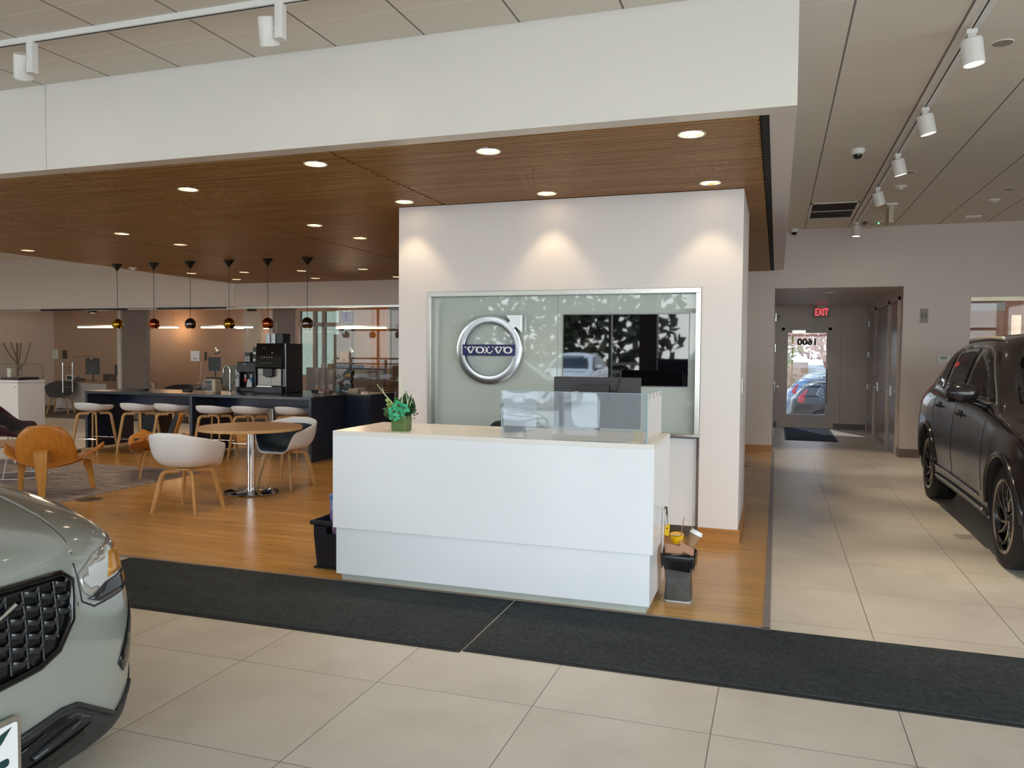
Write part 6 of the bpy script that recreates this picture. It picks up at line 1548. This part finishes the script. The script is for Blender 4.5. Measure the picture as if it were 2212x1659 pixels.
for sg in (-1, 1):
    G.decal('headlamp', [(sg*gy(.475),gz(.735)),(sg*gy(.465),gz(.80)),(sg*gy(.56),gz(.845)),(sg*gy(.70),gz(.865)),(sg*gy(.86),gz(.87)),(sg*gy(.93),gz(.85)),(sg*gy(.92),gz(.74)),(sg*gy(.80),gz(.70)),(sg*gy(.60),gz(.69)),(sg*gy(.52),gz(.70))], 'front', lampm, .004, .005, .035)
    G.decal('headlamp_bezel', [(sg*gy(.50),gz(.70)),(sg*gy(.60),gz(.735)),(sg*gy(.86),gz(.745)),(sg*gy(.90),gz(.70)),(sg*gy(.80),gz(.675)),(sg*gy(.56),gz(.675))], 'front', lamp_dark, .007, .004, .035)
    G.decal('headlamp_amber', [(sg*gy(.62),gz(.745)),(sg*gy(.66),gz(.83)),(sg*gy(.84),gz(.845)),(sg*gy(.91),gz(.83)),(sg*gy(.90),gz(.755))], 'front', amber, .007, .004, .035)
    G.line('headlamp_seam', [(sg*gy(.455),gz(.84)),(sg*gy(.46),gz(.78)),(sg*gy(.47),gz(.70)),(sg*gy(.53),gz(.665)),(sg*gy(.80),gz(.665)),(sg*gy(.90),gz(.69))], 'front', black_pl, .004, -.001)
    G.decal('corner_vent', [(sg*gy(.665),gz(.40)),(sg*gy(.70),gz(.355)),(sg*gy(.76),gz(.38)),(sg*gy(.86),gz(.58)),(sg*gy(.80),gz(.60)),(sg*gy(.72),gz(.48))], 'front', black_gl, .004, .006, .03)
    G.decal('lower_cladding', [(0,gz(.14)),(0,gz(.315)),(sg*gy(.36),gz(.358)),(sg*gy(.43),gz(.348)),(sg*gy(.66),gz(.205)),(sg*gy(.80),gz(.27)),(sg*gy(.90),gz(.42)),(sg*gy(.92),gz(.18)),(sg*gy(.80),gz(.14))], 'front', clad, .004, .006, .04)
    G.line('intake_rim', [(sg*gy(.17),gz(.335)),(sg*gy(.36),gz(.358)),(sg*gy(.43),gz(.348)),(sg*gy(.66),gz(.205)),(sg*gy(.80),gz(.27))], 'front', clad, .009, .006)
    G.decal('intake_opening', [(sg*gy(.17),gz(.16)),(sg*gy(.17),gz(.305)),(sg*gy(.34),gz(.335)),(sg*gy(.42),gz(.325)),(sg*gy(.53),gz(.26)),(sg*gy(.46),gz(.20)),(sg*gy(.30),gz(.165))], 'front', grille_blk, .008, .003, .04)
    G.line('fog_lamp', [(sg*gy(.24),gz(.245)),(sg*gy(.43),gz(.285))], 'front', lamp_dark, .022, .004, flat=.012, n=12)
    G.line('intake_bar', [(sg*gy(.17),gz(.285)),(sg*gy(.28),gz(.31))], 'front', black_gl, .006, .012); G.line('intake_bar', [(sg*gy(.17),gz(.205)),(sg*gy(.50),gz(.245))], 'front', black_gl, .006, .012)
    G.decal('lower_skirt', [(sg*gy(.0),gz(.235)),(sg*gy(.45),gz(.235)),(sg*gy(.72),gz(.245)),(sg*gy(.88),gz(.30)),(sg*gy(.96),gz(.34)),(sg*gy(.95),gz(.25)),(sg*gy(.80),gz(.235))], 'front', clad, .003, .004, .04) if False else None
    G.line('bonnet_seam', [(.05,sg*.448),(.152,sg*.484),(.258,sg*.511),(.377,sg*.544),(.484,sg*.568),(.666,sg*.613),(1.0,sg*.66),(1.35,sg*.69)], 'top', steel_dark, .0028, -.001)
    G.line('bonnet_crease', [(.06,sg*.462),(.152,sg*.496),(.258,sg*.523),(.377,sg*.556),(.484,sg*.58),(.666,sg*.625),(1.0,sg*.672),(1.35,sg*.702)], 'top', car_grey, .016, -.010, n=10, taper=True)
0 and G.line('bonnet_edge', [(-.42,gz(.865)),(0,gz(.875)),(.42,gz(.865))], 'front', black_pl, .004, -.001)
# plate with dealer insert
pb = on(G, 0, .33, .03); pz = .335/1.04
obj('plate_holder', prism(NB(), rrect(-.165,.165,pz-.09,pz+.095,.012), pb.x-.012, pb.x-.001, 'x'), steel, G.t, bevel=.002)
obj('plate_board', prism(NB(), rrect(-.15,.15,pz-.075,pz+.080,.010), pb.x-.001, pb.x+.003, 'x'), white_pl, G.t)
bm = NB(); prism(bm, [(.06,pz+.05),(.10,pz+.062),(.13,pz+.070),(.10,pz+.035),(.07,pz+.01)], pb.x+.003, pb.x+.004, 'x'); prism(bm, rrect(.085,.12,pz-.045,pz-.02,.01), pb.x+.003, pb.x+.004, 'x')
obj('plate_print', bm, pbr('plate_green', C(20,60,60), .4), G.t, smooth=0)

# ================================================================== OUTSIDE
asph = pbr('asphalt', C(176,170,162), .9, vary=.1, scale=3, bump=.2); grassm = pbr('dry_grass', C(130,116,70), .95, vary=.2, scale=3)
struct('ground', B(-80, 70, -60, YF-.02, -.16, -.06), asph)
struct('ground_rear', B(-60, 60, 18.9, 80, -1.3, -1.1), pbr('asphalt_light', C(150,146,142), .9, vary=.08))
struct('ground_side', B(XR+.2, 60, YF, 18.0, -.2, -.08), asph)
struct('ground_verge', B(-80, 70, -40, -26, -.06, -.02), grassm)
def cl(K, loc, rz, paint, label):
    d = dup(K.t, loc, rz, label); d.name = 'parked_car'
    for c in d.children:
        if c.name.startswith('body') or c.name.startswith('door_mirror') or c.name.startswith('arch') or c.name.startswith('door_handle'):
            c.data = c.data.copy(); c.data.materials[0] = paint
    return d
cl(BLACK, (-2.2,-12.5,-.06), PI/2, car_blue, 'blue silver SUV parked outside the storefront, seen mirrored in the wall screen')
cl(BLACK, (1.8,-13.0,-.06), PI/2, car_white, 'white SUV parked outside the storefront')
cl(G, (-7.0,-12.0,-.06), PI/2, car_white, 'white compact SUV parked outside the storefront')
cl(G, (-11.0,-12.4,-.06), PI/2, car_grey, 'grey compact SUV parked outside the storefront')
# rail fence
t_ = thing('rail_fence', 'grey rail fence along the verge outside', 'fence', (0,-26,-.06)); fm = pbr('fence_grey', C(90,86,84), .8)
for k in range(26): obj('post', B(-40+k*3-.07,-40+k*3+.07,-.07,.07,0,1.25), fm, t_, smooth=0)
for z in (.35,.75,1.15): obj('rail', B(-40,35,-.03,.03,z-.07,z+.07), fm, t_, smooth=0)
def foliage(bm, c, r, n, s):
    for k in range(n):
        v = Vector((random.gauss(0,1),random.gauss(0,1),random.gauss(0,1))).normalized()*random.random()**.4
        p = Vector(c)+Vector((v.x*r[0],v.y*r[1],v.z*r[2])); q = Quaternion(Vector((random.random()-.5,random.random()-.5,random.random()-.5)).normalized(), random.uniform(0,6)).to_matrix()
        vs = [bm.verts.new(p+q@Vector(w)*s*random.uniform(.6,1.4)) for w in ((-1,-.5,0),(1,-.6,0),(.8,.6,0),(-.7,.5,0))]; bm.faces.new(vs)
bm = NB()
for k in range(9):
    foliage(bm, (-29+k*2.5+random.uniform(-.6,.6), -38+random.uniform(-3,3), 3.6), (3,2.5,random.uniform(4.6,6.8)), 420, .36)
o_ = tag(obj('woods', bm, pbr('woods_foliage', C(52,56,40), .9, vary=.4, scale=2), smooth=0), 'dark band of trees beyond the fence outside', 'trees', kind='stuff')
# behind the exit door
def branch(bm, p, d, l, r, k):
    e_ = p+d*l; cyl(bm, p, e_, r, r*.7, n=5)
    if k:
        for q in range(3):
            nd = (d+Vector((random.uniform(-.7,.7),random.uniform(-.7,.7),random.uniform(-.15,.6)))).normalized(); branch(bm, e_, nd, l*.74, r*.62, k-1)
t_ = thing('bare_tree', 'bare reddish tree beyond the parked cars seen through the exit door', 'tree', (2.9,47,-1.1)); bm = NB(); branch(bm, Vector((0,0,0)), Vector((-.1,0,1)), 1.7, .16, 5); obj('branches', bm, pbr('bark_pink', C(196,140,120), .8), t_, smooth=0)
bm = NB(); foliage(bm, (-.3,0,4.6), (3.0,2,2.2), 2600, .10); obj('buds', bm, pbr('buds_pink', C(220,160,140), .8), t_, smooth=0)
t_ = thing('evergreen_tree', 'yellow green tree left of the bare tree seen through the exit door', 'tree', (.2,52,-1.1)); obj('trunk', cyl(NB(), (0,0,0),(0,0,4),.2), pbr('bark_brown', C(96,74,56), .9), t_); bm = NB(); foliage(bm, (0,0,5.2), (1.7,1.7,3.4), 1300, .2); obj('foliage', bm, pbr('foliage_lime', C(150,160,60), .8, vary=.3, scale=3), t_, smooth=0)
t_ = thing('far_building', 'pale low building across the rear car park', 'building', (2,62,-1.1)); obj('wall', B(-14,14,0,6,0,2.0), pbr('stucco_white', C(226,222,216), .8), t_, smooth=0); obj('wall_tan', B(-14,.2,-.1,0,0,2.2), pbr('stucco_tan', C(206,164,130), .8), t_, smooth=0); obj('doorway', B(2.6,3.6,-.06,0,0,2.0), steel_dark, t_, smooth=0)
t_ = thing('round_sign', 'round dark red sign on a thin pole in the rear car park', 'sign', (2.35,35.2,-1.1)); obj('pole', cyl(NB(), (0,0,0),(0,0,1.6),.02), steel, t_); obj('disc', lathe(NB(), [(.0,0),(.17,0),(.17,.02),(.0,.02)], 8, (0,-.03,1.75), Matrix.Rotation(PI/2,4,'X')), pbr('sign_maroon', C(84,40,44), .5), t_); obj('sign_bar', B(-.10,.10,-.055,-.048,1.72,1.78), white_pl, t_, smooth=0)
cl(BLACK, (5.6,30.2,-1.1), 0.0, car_black, 'black SUV parked just outside the glazed exit door')
cl(G, (5.0,39.0,-1.1), 0.0, car_blue, 'blue SUV roof behind the black one outside the exit door')
cl(BLACK, (5.9,42.5,-1.1), 0.0, car_white, 'white SUV farther back outside the exit door')
